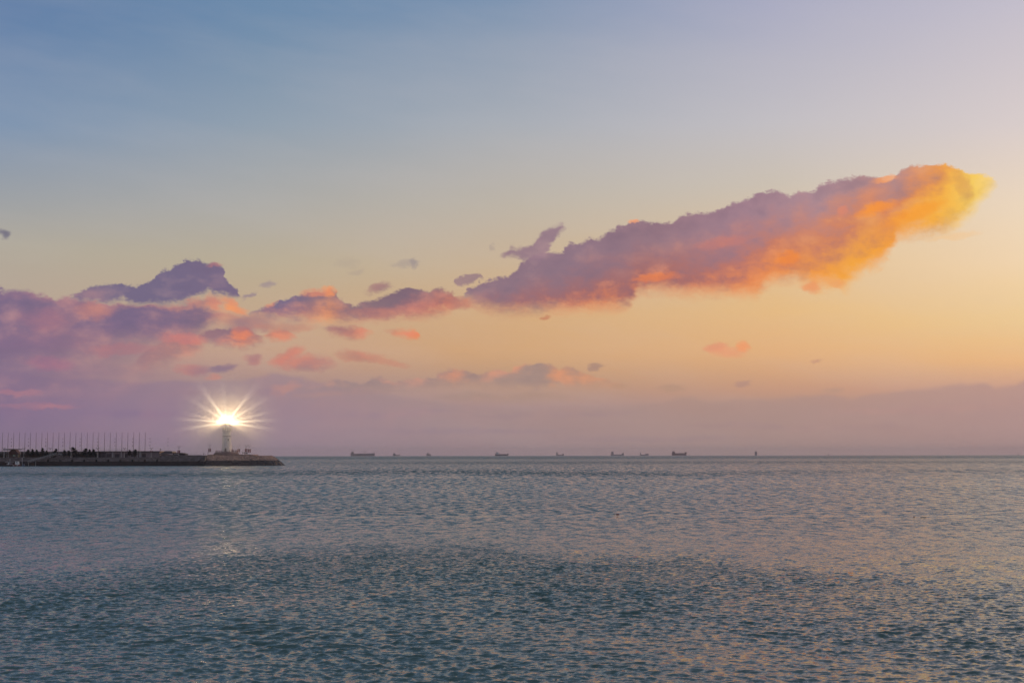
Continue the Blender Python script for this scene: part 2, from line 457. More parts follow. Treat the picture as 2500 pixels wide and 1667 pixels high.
for p in [
    (988, 640, 34, 11, (160, 146, 146), (170, 154, 146), 0.5, 10), (1010, 638, 9, 14, (148, 136, 142), (150, 138, 142), 0.55, 0),
    (922, 702, 30, 13, (150, 116, 124), (188, 126, 122), 0.85, 12), (1334, 775, 16, 6, (196, 126, 98), (206, 136, 100), 0.8, 8),
    (1453, 892, 17, 8, (164, 132, 124), (176, 140, 124), 0.8, 4), (662, 692, 17, 9, (150, 134, 146), (160, 140, 146), 0.7, 12),
    (609, 718, 18, 6, (140, 122, 142), (156, 130, 142), 0.7, 14), (8, 570, 15, 13, (112, 108, 128), (124, 114, 132), 0.9, -20),
    (1201, 603, 6, 10, (170, 152, 146), (170, 152, 146), 0.5, 0), (850, 640, 30, 12, (170, 154, 144), (170, 154, 144), 0.25, 0), (870, 662, 18, 8, (164, 148, 144), (164, 148, 144), 0.3, 0),
    (470, 902, 34, 13, (164, 122, 132), (210, 136, 124), 0.85, 0), (538, 898, 38, 10, (134, 112, 136), (150, 118, 134), 0.85, 8),
    (622, 878, 26, 14, (174, 124, 128), (224, 134, 116), 0.85, -4), (517, 918, 18, 7, (200, 132, 124), (220, 140, 124), 0.7, 0),
    (705, 868, 34, 18, (198, 128, 118), (236, 136, 112), 0.85, 24), (745, 886, 66, 18, (164, 124, 128), (226, 136, 114), 0.85, 3),
    (880, 868, 56, 14, (178, 130, 120), (224, 138, 114), 0.85, -4), (955, 884, 38, 9, (196, 138, 120), (206, 142, 120), 0.7, -10),
    (1748, 850, 28, 13, (220, 146, 118), (236, 152, 118), 0.8, 8), (1778, 861, 44, 14, (230, 156, 118), (238, 158, 122), 0.7, 0), (1816, 848, 16, 15, (236, 150, 106), (250, 158, 106), 0.8, 0),
    (1997, 879, 13, 6, (196, 148, 128), (204, 152, 128), 0.8, 0), (1811, 937, 25, 8, (178, 140, 130), (188, 146, 132), 0.7, 2), (1644, 946, 32, 8, (178, 144, 126), (184, 148, 128), 0.65, 0),
    (2032, 952, 26, 8, (186, 150, 134), (190, 150, 134), 0.6, 0), (1512, 940, 26, 6, (182, 146, 124), (190, 148, 124), 0.55, 0),
    (1505, 710, 36, 10, (250, 150, 84), (254, 156, 84), 0.0, 0), (2044, 690, 22, 11, (238, 158, 96), (244, 166, 100), 0.7, -10), (1984, 698, 20, 14, (236, 146, 96), (242, 152, 98), 0.75, 0),
    (2330, 576, 60, 8, (244, 196, 140), (248, 200, 142), 0.5, 4),
    (90, 990, 90, 8, (170, 122, 140), (186, 128, 138), 0.45, 0), (35, 955, 60, 7, (176, 124, 138), (196, 130, 138), 0.5, 0), (130, 992, 40, 7, (180, 126, 138), (190, 128, 136), 0.5, 0),
    (700, 945, 40, 12, (196, 142, 132), (206, 146, 130), 0.5, 12), (110, 778, 50, 26, (158, 114, 136), (184, 120, 128), 0.5, 0), (230, 758, 40, 20, (180, 124, 128), (218, 142, 118), 0.6, 0),
    (120, 885, 55, 16, (160, 112, 138), (190, 118, 136), 0.6, 0), (300, 852, 70, 14, (176, 120, 130), (200, 126, 126), 0.6, 3),
    (520, 735, 22, 17, (200, 130, 120), (236, 144, 112), 0.75, -10), (573, 745, 34, 14, (226, 140, 108), (252, 158, 96), 0.85, -24),
    (808, 712, 15, 13, (240, 148, 100), (254, 160, 88), 0.85, 0), (775, 716, 36, 9, (220, 138, 112), (240, 148, 104), 0.75, 2), (662, 742, 14, 6, (220, 136, 112), (230, 140, 110), 0.6, 10),
    (446, 826, 55, 15, (206, 126, 124), (236, 128, 110), 0.7, -4), (592, 812, 24, 17, (224, 130, 104), (244, 142, 96), 0.8, 0), (525, 646, 16, 6, (186, 124, 126), (206, 130, 118), 0.6, 0),
    (1320, 1012, 230, 7, (160, 134, 140), (176, 146, 140), 0.4, 1), (1950, 1040, 300, 8, (164, 136, 138), (184, 150, 142), 0.4, -1), (2230, 1000, 180, 9, (170, 138, 140), (198, 154, 142), 0.4, 2),
    (1560, 1068, 260, 7, (152, 130, 140), (170, 142, 140), 0.35, 0), (930, 1010, 160, 8, (150, 128, 146), (178, 144, 144), 0.4, 2), (820, 960, 120, 8, (164, 136, 138), (196, 148, 134), 0.45, 3), (330, 1010, 150, 9, (132, 112, 144), (168, 128, 144), 0.4, 0),
    (560, 958, 110, 10, (146, 120, 142), (160, 128, 140), 0.5, 2), (1120, 1050, 240, 8, (148, 128, 144), (160, 136, 144), 0.35, 0),
    (614, 790, 60, 22, (150, 112, 128), (206, 134, 118), 0.75, 2), (700, 800, 70, 12, (176, 124, 120), (214, 138, 114), 0.6, 0), (905, 765, 90, 16, (150, 112, 124), (206, 126, 106), 0.6, 3), (1125, 742, 30, 16, (160, 116, 120), (216, 128, 102), 0.8, 0),
    (1925, 632, 30, 15, (238, 134, 66), (250, 144, 52), 0.8, 6), (2140, 508, 44, 15, (246, 146, 64), (254, 154, 44), 0.85, 12), (2056, 512, 14, 15, (228, 134, 104), (236, 142, 104), 0.6, 0),
    (2352, 452, 24, 30, (190, 124, 90), (226, 150, 74), 0.45, -30), (2230, 520, 70, 18, (246, 150, 54), (255, 168, 40), 0.7, 14),
    (1600, 676, 60, 10, (232, 128, 80), (246, 138, 74), 0.7, 4), (1760, 590, 60, 16, (206, 124, 112), (216, 128, 106), 0.5, 6),
    (1546, 541, 14, 5, (244, 160, 116), (250, 166, 116), 0.8, 0), (2160, 438, 26, 8, (244, 158, 100), (252, 164, 96), 0.8, 6),
]:
    if p[6] <= 0:
        continue
    sky = puff(sky, *p)

# physical twilight sky, adds the broad warm lift around the low sun
nish = g.new('ShaderNodeTexSky')
nish.sky_type = 'NISHITA'
nish.sun_disc = False
nish.sun_elevation = R(SUN_EL)
nish.sun_rotation = R(SUN_AZ)
nish.air_density = 1.2
nish.dust_density = 1.5
g.nt.links.new(D.s, nish.inputs[0])
bg1 = g.new('ShaderNodeBackground')
g.put(bg1.inputs[0], sky)
bg1.inputs[1].default_value = 0.97
bg2 = g.new('ShaderNodeBackground')
g.put(bg2.inputs[0], nish.outputs[0])
bg2.inputs[1].default_value = 0.004
add = g.new('ShaderNodeAddShader')
wt.links.new(bg1.outputs[0], add.inputs[0])
wt.links.new(bg2.outputs[0], add.inputs[1])
wo = g.new('ShaderNodeOutputWorld')
wt.links.new(add.outputs[0], wo.inputs[0])
world.cycles.sampling_method = 'MANUAL'
world.cycles.sample_map_resolution = 512

sun_d = bpy.data.lights.new("sun", 'SUN')
sun_d.energy = 0.9
sun_d.angle = R(0.6)
sun_d.color = (1.0, 0.56, 0.30)
sun = bpy.data.objects.new("sun", sun_d)
COL.objects.link(sun)
sd = Vector((math.sin(R(SUN_AZ)) * math.cos(R(SUN_EL)), math.cos(R(SUN_AZ)) * math.cos(R(SUN_EL)), math.sin(R(SUN_EL))))
sun.rotation_euler = sd.to_track_quat('Z', 'Y').to_euler()

# ------------------------------------------------------------------ materials
def mat(name, rgb, rough=0.7, metal=0.0, var=0.25, scale=2.0, stain=None, streak=False, emit=None, bump=0.0, alpha=None):
    m = bpy.data.materials.new(name)
    m.use_nodes = True
    nt = m.node_tree
    b = nt.nodes['Principled BSDF']
    q = G(nt)
    t = q.new('ShaderNodeTexCoord')
    v = t.outputs['Object']
    if streak:
        mp = q.new('ShaderNodeMapping')
        mp.inputs['Scale'].default_value = (1, 1, 0.25)
        nt.links.new(v, mp.inputs[0])
        v = mp.outputs[0]
    n, _ = q.noise(v, scale, 6, 0.6)
    lo = tuple(c * (1 - var) for c in rgb)
    hi = tuple(min(1, c * (1 + var)) for c in rgb)
    if stain:
        lo = stain
    c = q.mix(q.lerp01(n, 0.32, 0.68), lo, hi)
    q.put(b.inputs['Base Color'], c)
    b.inputs['Roughness'].default_value = rough
    b.inputs['Metallic'].default_value = metal
    if bump:
        bn = q.new('ShaderNodeBump')
        bn.inputs['Strength'].default_value = bump
        bn.inputs['Distance'].default_value = 0.2
        q.put(bn.inputs['Height'], n)
        nt.links.new(bn.outputs[0], b.inputs['Normal'])
    if emit:
        b.inputs['Emission Color'].default_value = (*emit[0], 1)
        b.inputs['Emission Strength'].default_value = emit[1]
    return m


def blocks(name, rgb, mortar, bw, bh, rough=0.85, var=0.3):
    """coursed stone facing"""
    m = bpy.data.materials.new(name)
    m.use_nodes = True
    nt = m.node_tree
    b = nt.nodes['Principled BSDF']
    q = G(nt)
    t = q.new('ShaderNodeTexCoord')
    x, y, z = q.sep(t.outputs['Object'])
    br = q.new('ShaderNodeTexBrick')
    q.put(br.inputs['Vector'], q.comb(x + y, z, 0.0))
    br.inputs['Scale'].default_value = 1
    br.inputs['Brick Width'].default_value = bw
    br.inputs['Row Height'].default_value = bh
    br.inputs['Mortar Size'].default_value = 0.03
    br.inputs['Color1'].default_value = tuple(c * (1 - var) for c in rgb) + (1,)
    br.inputs['Color2'].default_value = tuple(min(1, c * (1 + var)) for c in rgb) + (1,)
    br.inputs['Mortar'].default_value = (*mortar, 1)
    n, _ = q.noise(t.outputs['Object'], 0.35, 7, 0.65)
    c = q.mix(q.lerp01(n, 0.4, 0.75) * 0.6, V(q, br.outputs['Color']), tuple(k * 0.45 for k in rgb))
    q.put(b.inputs['Base Color'], c)
    b.inputs['Roughness'].default_value = rough
    return m


MT = dict(
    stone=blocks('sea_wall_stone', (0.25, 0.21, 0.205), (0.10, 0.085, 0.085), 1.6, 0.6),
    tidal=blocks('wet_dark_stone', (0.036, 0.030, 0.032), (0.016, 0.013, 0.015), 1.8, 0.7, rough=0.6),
    rock=mat('weathered_rock', (0.34, 0.23, 0.19), 0.9, var=0.4, scale=0.9, stain=(0.13, 0.09, 0.085), bump=0.5),
    rockwet=mat('wet_rock', (0.036, 0.026, 0.028), 0.55, var=0.5, scale=1.1, bump=0.5),
    paving=mat('pale_paving', (0.22, 0.19, 0.19), 0.85, var=0.2, scale=0.8),
    podium=blocks('pink_granite', (0.25, 0.165, 0.165), (0.1, 0.07, 0.07), 1.4, 0.6, var=0.18),
    white=mat('white_paint', (0.82, 0.81, 0.80), 0.55, var=0.06, scale=0.6, streak=True),
    whitedull=mat('weathered_white_paint', (0.55, 0.52, 0.52), 0.6, var=0.18, scale=1.5, streak=True),
    render=mat('pinkish_render', (0.26, 0.21, 0.225), 0.85, var=0.15, scale=0.5, streak=True),
    dark=mat('dark_glass_opening', (0.018, 0.018, 0.024), 0.25, var=0.3),
    metal=mat('grey_painted_steel', (0.13, 0.12, 0.13), 0.5, 0.3, var=0.15),
    pole=mat('dark_flagpole_paint', (0.03, 0.024, 0.032), 0.6, 0.0, var=0.15),
    palepole=mat('pale_lamp_pole', (0.52, 0.50, 0.50), 0.5, var=0.1),
    banner=mat('dark_red_banner_cloth', (0.24, 0.035, 0.05), 0.85, var=0.2, scale=1.5),
    fender=mat('black_rubber', (0.010, 0.010, 0.011), 0.8, var=0.3),
    roofred=mat('red_brown_roof', (0.10, 0.045, 0.04), 0.8, var=0.3, scale=3),
    timber=mat('brown_timber', (0.12, 0.085, 0.065), 0.8, var=0.3, scale=3),
    bark=mat('pine_bark', (0.035, 0.024, 0.022), 0.9, var=0.4, scale=6),
    leaf=mat('dark_pine_needles', (0.018, 0.020, 0.018), 0.8, var=0.5, scale=2),
    hedge=mat('dark_shrub_leaves', (0.022, 0.020, 0.018), 0.85, var=0.5, scale=2),
    skin=mat('skin', (0.35, 0.22, 0.17), 0.6, var=0.05),
    cloth=mat('dark_clothes', (0.03, 0.026, 0.032), 0.85, var=0.3, scale=3),
    hair=mat('black_hair', (0.012, 0.010, 0.010), 0.6, var=0.2),
    hullblue=mat('blue_black_hull_paint', (0.085, 0.08, 0.115), 0.5, var=0.2, scale=0.05),
    hullred=mat('red_brown_hull_paint', (0.24, 0.10, 0.10), 0.55, var=0.2, scale=0.05),
    hullgrey=mat('grey_hull_paint', (0.30, 0.25, 0.27), 0.55, var=0.2, scale=0.05),
    bluep=mat('blue_paint', (0.03, 0.09, 0.2), 0.5, var=0.2),
    redp=mat('red_plastic', (0.30, 0.02, 0.025), 0.4, var=0.15),
    tideline=mat('old_boat_hull', (0.06, 0.03, 0.03), 0.7, var=0.4, scale=2),
    glow=mat('warm_lamp_glass', (0.8, 0.75, 0.6), 0.3, emit=((1.0, 0.86, 0.55), 30.0)),
    gwin=mat('lit_green_window', (0.10, 0.14, 0.13), 0.3, emit=((0.35, 0.5, 0.45), 0.10)),
)


def glassmat():
    m = bpy.data.materials.new('lantern_glass')
    m.use_nodes = True
    nt = m.node_tree
    nt.nodes.clear()
    o = nt.nodes.new('ShaderNodeOutputMaterial')
    t = nt.nodes.new('ShaderNodeBsdfTransparent')
    gl = nt.nodes.new('ShaderNodeBsdfGlossy')
    gl.inputs['Roughness'].default_value = 0.05
    mx = nt.nodes.new('ShaderNodeMixShader')
    mx.inputs[0].default_value = 0.08
    nt.links.new(t.outputs[0], mx.inputs[1])
    nt.links.new(gl.outputs[0], mx.inputs[2])
    nt.links.new(mx.outputs[0], o.inputs[0])
    return m


MT['glass'] = glassmat()


# ------------------------------------------------------------------ mesh helper
class MB:
    def __init__(self):
        self.v, self.f = [], []

    def add(self, vs, fs):
        o = len(self.v)
        self.v += [tuple(p) for p in vs]
        self.f += [tuple(i + o for i in q) for q in fs]
        return self

    def box(self, x0, x1, y0, y1, z0, z1):
        vs = [(x0, y0, z0), (x1, y0, z0), (x1, y1, z0), (x0, y1, z0), (x0, y0, z1), (x1, y0, z1), (x1, y1, z1), (x0, y1, z1)]
        return self.add(vs, [(0, 3, 2, 1), (4, 5, 6, 7), (0, 1, 5, 4), (1, 2, 6, 5), (2, 3, 7, 6), (3, 0, 4, 7)])

    def tube(self, a, b, r0, r1=None, n=8):
        a, b = Vector(a), Vector(b)
        r1 = r0 if r1 is None else r1
        d = (b - a).normalized()
        u = d.orthogonal().normalized()
        w = d.cross(u)
        vs = []
        for c, r in ((a, r0), (b, r1)):
            for i in range(n):
                t = 2 * math.pi * i / n
                vs.append(c + u * (r * math.cos(t)) + w * (r * math.sin(t)))
        fs = [(i, (i + 1) % n, n + (i + 1) % n, n + i) for i in range(n)]
        fs += [tuple(range(n))[::-1], tuple(range(n, 2 * n))]
        return self.add(vs, fs)

    def lathe(self, prof, n=32, c=(0, 0)):
        vs, fs = [], []
        for r, z in prof:
            for i in range(n):
                t = 2 * math.pi * i / n
                vs.append((c[0] + r * math.cos(t), c[1] + r * math.sin(t), z))
        for k in range(len(prof) - 1):
            for i in range(n):
                j = (i + 1) % n
                fs.append((k * n + i, k * n + j, (k + 1) * n + j, (k + 1) * n + i))
        fs.append(tuple(range(n))[::-1])
        fs.append(tuple((len(prof) - 1) * n + i for i in range(n)))
        return self.add(vs, fs)

    def prism(self, poly, y0, y1):
        """poly in (x, z), extruded along y"""
        n = len(poly)
        vs = [(x, y0, z) for x, z in poly] + [(x, y1, z) for x, z in poly]
        fs = [tuple(range(n)), tuple(range(2 * n - 1, n - 1, -1))]
        fs += [((i + 1) % n, i, n + i, n + (i + 1) % n) for i in range(n)]
        return self.add(vs, fs)

    def build(self, name, m, parent=None, smooth=False, loc=None):
        me = bpy.data.meshes.new(name)
        me.from_pydata(self.v, [], self.f)
        me.materials.append(m)
        me.update()
        if smooth:
            me.polygons.foreach_set('use_smooth', [True] * len(me.polygons))
        o = bpy.data.objects.new(name, me)
        COL.objects.link(o)
        if parent is not None:
            o.parent = parent
        if loc is not None:
            o.location = loc
        return o


def tag(o, label=None, cat=None, group=None, kind=None):
    for k, v in (('label', label), ('category', cat), ('group', group), ('kind', kind)):
        if v:
            o[k] = v
    return o


def empty(name, loc, label, cat, group=None, rz=0.0):
    o = bpy.data.objects.new(name, None)
    COL.objects.link(o)
    o.location = loc
    o.rotation_euler = (0, 0, rz)
    o.empty_display_size = 0.5
    return tag(o, label, cat, group)


def copy_tree(o, parent=None):
    c = o.copy()
    COL.objects.link(c)
    if parent is not None:
        c.parent = parent
    for ch in list(o.children):
        copy_tree(ch, c)
    return c


ORD = ['first', 'second', 'third', 'fourth', 'fifth', 'sixth', 'seventh', 'eighth', 'ninth', 'tenth', 'eleventh', 'twelfth', 'thirteenth',
       'fourteenth', 'fifteenth', 'sixteenth', 'seventeenth', 'eighteenth', 'nineteenth', 'twentieth', 'twenty-first', 'twenty-second',
       'twenty-third', 'twenty-fourth', 'twenty-fifth', 'twenty-sixth']

# ------------------------------------------------------------------ sea
def interp(x, pts):
    xs, ys = zip(*pts)
    return np.interp(x, xs, ys)


def gust(az, r):
    """where the wind roughens the water (1) or leaves it slicker (0), laid out on the water itself"""
    px = 1250 + F * np.tan(az)
    py = 1112.2 - F * DIP + F * H / np.maximum(r * np.cos(az), 1.0)
    w = 9 * np.sin(px / 97.0) + 6 * np.sin(px / 41.0 + 1.3) + 4 * np.sin(px / 23.0 + 2.1)
    e = interp(px, [(-800, 1420), (0, 1408), (250, 1392), (430, 1372), (600, 1342), (850, 1322), (1250, 1328), (1400, 1352), (1700, 1356), (1900, 1372), (2050, 1392), (2250, 1414), (2500, 1440), (3300, 1500)]) + w * 0.5
    s = lambda x, a, b: np.clip((x - a) / (b - a), 0, 1) ** 2 * (3 - 2 * np.clip((x - a) / (b - a), 0, 1))
    fade = interp(px, [(0, 0.8), (500, 1.0), (1500, 1.0), (1900, 0.75), (2300, 0.35), (2600, 0.2)])
    w2 = 5 * np.sin(px / 11.0) * np.sin(px / 5.3 + py / 9.0)
    d = s(py + w2, e - 16, e + 34) * (1 - 0.80 * s(py, e + 40, e + 190)) * fade
    # far dark bands
    d = np.maximum(d, 0.95 * np.exp(-((py - 1154 - 3 * np.sin(px / 210)) / 5.5) ** 2) * interp(px, [(0, 0.9), (1500, 0.9), (2100, 0.3)]))
    d = np.maximum(d, 0.8 * np.exp(-((py - 1129) / 3.5) ** 2) * interp(px, [(600, 0.0), (1100, 1), (2500, 0.7)]))
    d = np.maximum(d, 0.75 * np.exp(-((py - 1117) / 3.0) ** 2))
    # slick bright lines
    l = 0.9 * np.exp(-((py - 1259 - 2 * np.sin(px / 330)) / 1.8) ** 2) * interp(px, [(500, 0), (620, 1), (2500, 0.8)]) * (0.6 + 0.4 * np.sin(px / 60.0) * np.sin(px / 23.0))
    f = 1.0 * np.exp(-((py - 1211 - 1.2 * np.sin(px / 60)) / 2.2) ** 2) * interp(px, [(-500, 1), (190, 1), (240, 0)]) * (0.7 + 0.3 * np.sin(px / 7.0) * np.sin(px / 17.0))
    return d, l, f


AZ_F = R(33)
ang_f = np.linspace(-AZ_F, AZ_F, 1240)
ang_c = np.linspace(AZ_F, 2 * math.pi - AZ_F, 60)[1:-1]
th = np.concatenate([ang_f, ang_c])
rs = [1.0, 8.0, 16.0, 22.0, 26.0]
r = 28.0
while r < 150:
    rs.append(r)
    r += 0.10 if r < 60 else 0.10 + (r - 60) * 0.008
while r < 14500:
    rs.append(r)
    r *= 1.012 if r < 900 else 1.04
rs.append(14500.0)
rs = np.array(rs)
NR, NT = len(rs), len(th)
rr, tt = np.meshgrid(rs, th, indexing='ij')
X = rr * np.sin(tt)
Y = rr * np.cos(tt)
Z = -(rr ** 2) / (2 * ER)
dgust, slick, foam = gust(np.where(np.abs(tt) < 1.2, tt, 1.2), rr)
amp = (1.0 + 0.35 * dgust) * (1 - 0.75 * np.clip(slick, 0, 1))
step = np.gradient(rs)[:, None] * np.ones_like(rr)
fine = (np.abs(tt) <= AZ_F + 0.01) & (rr > 27)
HX = np.zeros_like(X); HY = np.zeros_like(X); HZ = np.zeros_like(X)
sel_rows = int(np.searchsorted(rs, 600.0))
NW = 84
lam = np.exp(rng.uniform(np.log(0.28), np.log(1.35), NW))
dirs = rng.normal(0, 0.62, NW) + R(12)
ph = rng.uniform(0, 2 * math.pi, NW)
sub = (slice(0, sel_rows), slice(0, len(ang_f)))
xs_, ys_, st_, am_, rr_ = X[sub], Y[sub], step[sub], amp[sub], rr[sub]
# slow warping of the wave field so crests are short and irregular
wx_ = xs_ + 1.1 * np.sin(ys_ * 0.17 + 0.6 * np.sin(xs_ * 0.11)) + 0.6 * np.sin(ys_ * 0.43 + xs_ * 0.21)
wy_ = ys_ + 1.3 * np.sin(xs_ * 0.13 + 0.8 * np.sin(ys_ * 0.07)) + 0.5 * np.sin(xs_ * 0.37 - ys_ * 0.19)
grp = 0.75 + 0.35 * np.sin(wx_ * 0.23 + 1.7 * np.sin(wy_ * 0.12)) * np.sin(wy_ * 0.19 + 1.1)
for L_, th_, p_ in zip(lam, dirs, ph):
    k = 2 * math.pi / L_
    sx, sy = math.sin(th_), math.cos(th_)
    q_ = k * (sx * wx_ + sy * wy_) + p_
    slope = 0.038 * (1.0 if L_ < 1.4 else 0.6)
    w = np.clip((L_ / st_ - 2.0) / 1.5, 0, 1) * np.clip((rr_ - 27) / 4, 0, 1)
    a = slope / k * am_ * w * grp
    s_, c_ = np.sin(q_), np.cos(q_)
    HZ[sub] += a * s_
    HX[sub] -= a * sx * c_ * -0.8
    HY[sub] -= a * sy * c_ * -0.8
X += HX; Y += HY; Z += HZ
co = np.stack([X, Y, Z], -1).reshape(-1, 3).astype(np.float32)
# faces: wrap round the full circle
i = np.arange(NR - 1)[:, None]
j = np.arange(NT)[None, :]
a_ = (i * NT + j)
b_ = (i * NT + (j + 1) % NT)
quads = np.stack([a_, a_ + NT, b_ + NT, b_], -1).reshape(-1, 4).astype(np.int32)
cap = np.arange(NT, dtype=np.int32)
nq = len(quads)
me = bpy.data.meshes.new('sea')
me.vertices.add(len(co))
me.vertices.foreach_set('co', co.ravel())
me.loops.add(nq * 4 + NT)
me.loops.foreach_set('vertex_index', np.concatenate([quads.ravel(), cap]))
me.polygons.add(nq + 1)
starts = np.concatenate([np.arange(nq) * 4, [nq * 4]]).astype(np.int32)
me.polygons.foreach_set('loop_start', starts)
me.polygons.foreach_set('use_smooth', np.ones(nq + 1, dtype=bool))
me.update(calc_edges=True)
at1 = me.attributes.new('gust', 'FLOAT', 'POINT')
at1.data.foreach_set('value', dgust.ravel().astype(np.float32))
at2 = me.attributes.new('slick', 'FLOAT', 'POINT')
at2.data.foreach_set('value', np.clip(slick, 0, 1).ravel().astype(np.float32))
at3 = me.attributes.new('foam', 'FLOAT', 'POINT')
at3.data.foreach_set('value', np.clip(foam, 0, 1).ravel().astype(np.float32))
sea = bpy.data.objects.new('sea', me)
COL.objects.link(sea)
tag(sea, 'dark teal sea with small wind ripples', 'sea', kind='structure')
del X, Y, Z, HX, HY, HZ, rr, tt, xs_, ys_, wx_, wy_

wm = bpy.data.materials.new('sea_water')
wm.use_nodes = True
nt = wm.node_tree
q = G(nt)
bs = nt.nodes['Principled BSDF']
geo = q.new('ShaderNodeNewGeometry')
P = geo.outputs['Position']
px_, py_, pz_ = q.sep(P)
dist = q.math('SQRT', px_ * px_ + py_ * py_)


def attr(name):
    n = q.new('ShaderNodeAttribute', attribute_name=name)
    return V(q, n.outputs['Fac'])


gu, sl = attr('gust'), attr('slick')


def slopes(sx, sy, rot, detail, rough, seed):
    mp = q.new('ShaderNodeMapping')
    mp.inputs['Rotation'].default_value = (0, 0, rot)
    mp.inputs['Location'].default_value = (seed, seed * 2.3, seed)
    mp.inputs['Scale'].default_value = (sx, sy, 1)
    q.put(mp.inputs[0], q.comb(px_, py_, 0.0))
    _, c = q.noise(mp.outputs[0], 1.0, detail, rough)
    a, b, _ = q.sep(c)
    return a - 0.5, b - 0.5


n1x, n1y = slopes(3.4, 5.5, R(8), 4, 0.6, 3.1)        # ripples of a hand's breadth
n2x, n2y = slopes(0.75, 0.34, R(-6), 5, 0.65, 9.7)     # wave groups
n3x, n3y = slopes(0.55, 0.060, R(4), 5, 0.7, 21.3)    # far wave groups
w1 = q.lerp01(dist, 300, 80) * 0.75 + 0.45
w2 = q.lerp01(dist, 60, 170) * 1.05
w3 = q.lerp01(dist, 140, 600) * 1.25
# wind patches: slow variation of steepness
mp = q.new('ShaderNodeMapping')
mp.inputs['Scale'].default_value = (0.012, 0.02, 1)
q.put(mp.inputs[0], q.comb(px_, py_, 0.0))
np1, _ = q.noise(mp.outputs[0], 1.0, 4, 0.55)
am = (np1 * 0.5 + 0.75 + gu * 0.75) * (1.0 - sl * 0.8)
SX = (n1x * w1 + n2x * w2 + n3x * w3) * am * 0.9
# the leeward faces, turned to the viewer's shore, are the steeper ones
lee = q.lerp01(dist, 45, 170) * 0.130 + 0.012 + gu * 0.045
SY = ((n1y * w1 + n2y * w2 + n3y * w3) * 1.15 - lee) * am
N = q.vm('NORMALIZE', q.vm('ADD', geo.outputs['Normal'], q.comb(SX, SY, 0.0)))
q.put(bs.inputs['Normal'], N)
fo_n, _ = q.noise(q.comb(px_ * 0.8, py_ * 0.8, 0.0), 1.0, 4, 0.7)
foamy = q.lerp01(fo_n + attr('foam') * 0.6, 0.75, 1.0) * 0.8
q.put(bs.inputs['Base Color'], q.mix(foamy, q.mix(q.lerp01(np1, 0.3, 0.7), (0.062, 0.118, 0.118), (0.070, 0.126, 0.116)), (0.6, 0.66, 0.70)))
q.put(bs.inputs['Roughness'], q.lerp01(dist, 60, 3000) * 0.18 + 0.06)
bs.inputs['IOR'].default_value = 1.333
me.materials.append(wm)

# ------------------------------------------------------------------ breakwater
Y0 = 881.0
zt = at(300, 1126, Y0).z
zw = at(300, 1117, Y0).z
ztall = at(440, 1111.6, Y0).z
X_ = lambda px, Yd=Y0: at(px, 1115, Yd).x
Z_ = lambda py, Yd=Y0, px=300: at(px, py, Yd).z

pier = empty('breakwater', (X_(300), Y0, 0), 'long stone breakwater from the left edge to the rocky tip below the lighthouse', 'breakwater')
pl = pier.location.copy()


def pbuild(mb, name, m, **k):
    o = mb.build(name, m, pier, **k)
    o.location = -pl
    return o


XL, XS, XE = X_(-260), X_(389), X_(500)
mb = MB()
mb.prism([(XL, zt), (XS, zt), (XS, zw), (XL, zw)], Y0, Y0 + 60)
pbuild(mb, 'sea_wall', MT['stone'])
mb = MB()
mb.prism([(XS, zt), (XE, zt), (XE, ztall), (XS, ztall)], Y0 + 0.3, Y0 + 40)
pbuild(mb, 'sea_wall', MT['stone'])
mb = MB()
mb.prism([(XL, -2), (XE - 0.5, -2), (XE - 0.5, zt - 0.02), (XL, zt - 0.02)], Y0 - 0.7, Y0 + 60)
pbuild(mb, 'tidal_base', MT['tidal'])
mb = MB()
mb.box(XL, XS - 0.05, Y0 - 0.25, Y0 + 0.5, zw + 0.004, zw + 0.28)
mb.box(XS, XE - 2, Y0 + 0.05, Y0 + 0.8, ztall + 0.004, ztall + 0.25)
pbuild(mb, 'coping', MT['paving'])
fp = [118, 148, 177, 206, 235.5, 265, 294.5, 324, 354.5, 384.5]
for k, p in enumerate(fp):
    mb = MB()
    x = X_(p)
    mb.prism([(x - .45, zt - 0.5), (x + .45, zt - 0.5), (x + .35, zt + 1.3), (x - .35, zt + 1.3)], Y0 - 1.0, Y0 + 0.2)
    pbuild(mb, 'fender', MT['fender'])
# slanting ramp on the wall before the rocks begin
mb = MB()
a, b = at(474, 1125.5, Y0 - 0.9), at(494, 1113, Y0 - 0.9)
mb.prism([(a.x, a.z), (a.x + 2.2, a.z - .2), (b.x + 0.6, b.z - 0.2), (b.x - 1.2, b.z)], Y0 - 0.9, Y0 + 1.5)
pbuild(mb, 'ramp', MT['paving'])


# rocky head
def head_ring(px0, px1, yf, yb, z, n=150, bulge=1.0):
    """stadium outline: straight on the left, rounded toward the tip"""
    x0, x1 = X_(px0), X_(px1)
    yc = (yf + yb) / 2
    ry = (yb - yf) / 2
    rx = ry * 1.05
    pts = []
    m = n // 3
    for i in range(m):
        pts.append((x0 + (x1 - rx - x0) * i / m, yf))
    for i in range(m):
        t = -math.pi / 2 + math.pi * i / m
        pts.append((x1 - rx + rx * math.cos(t), yc + ry * math.sin(t)))
    for i in range(n - 2 * m):
        pts.append((x1 - rx + (x0 - x1 + rx) * i / (n - 2 * m - 1), yb))
    return pts


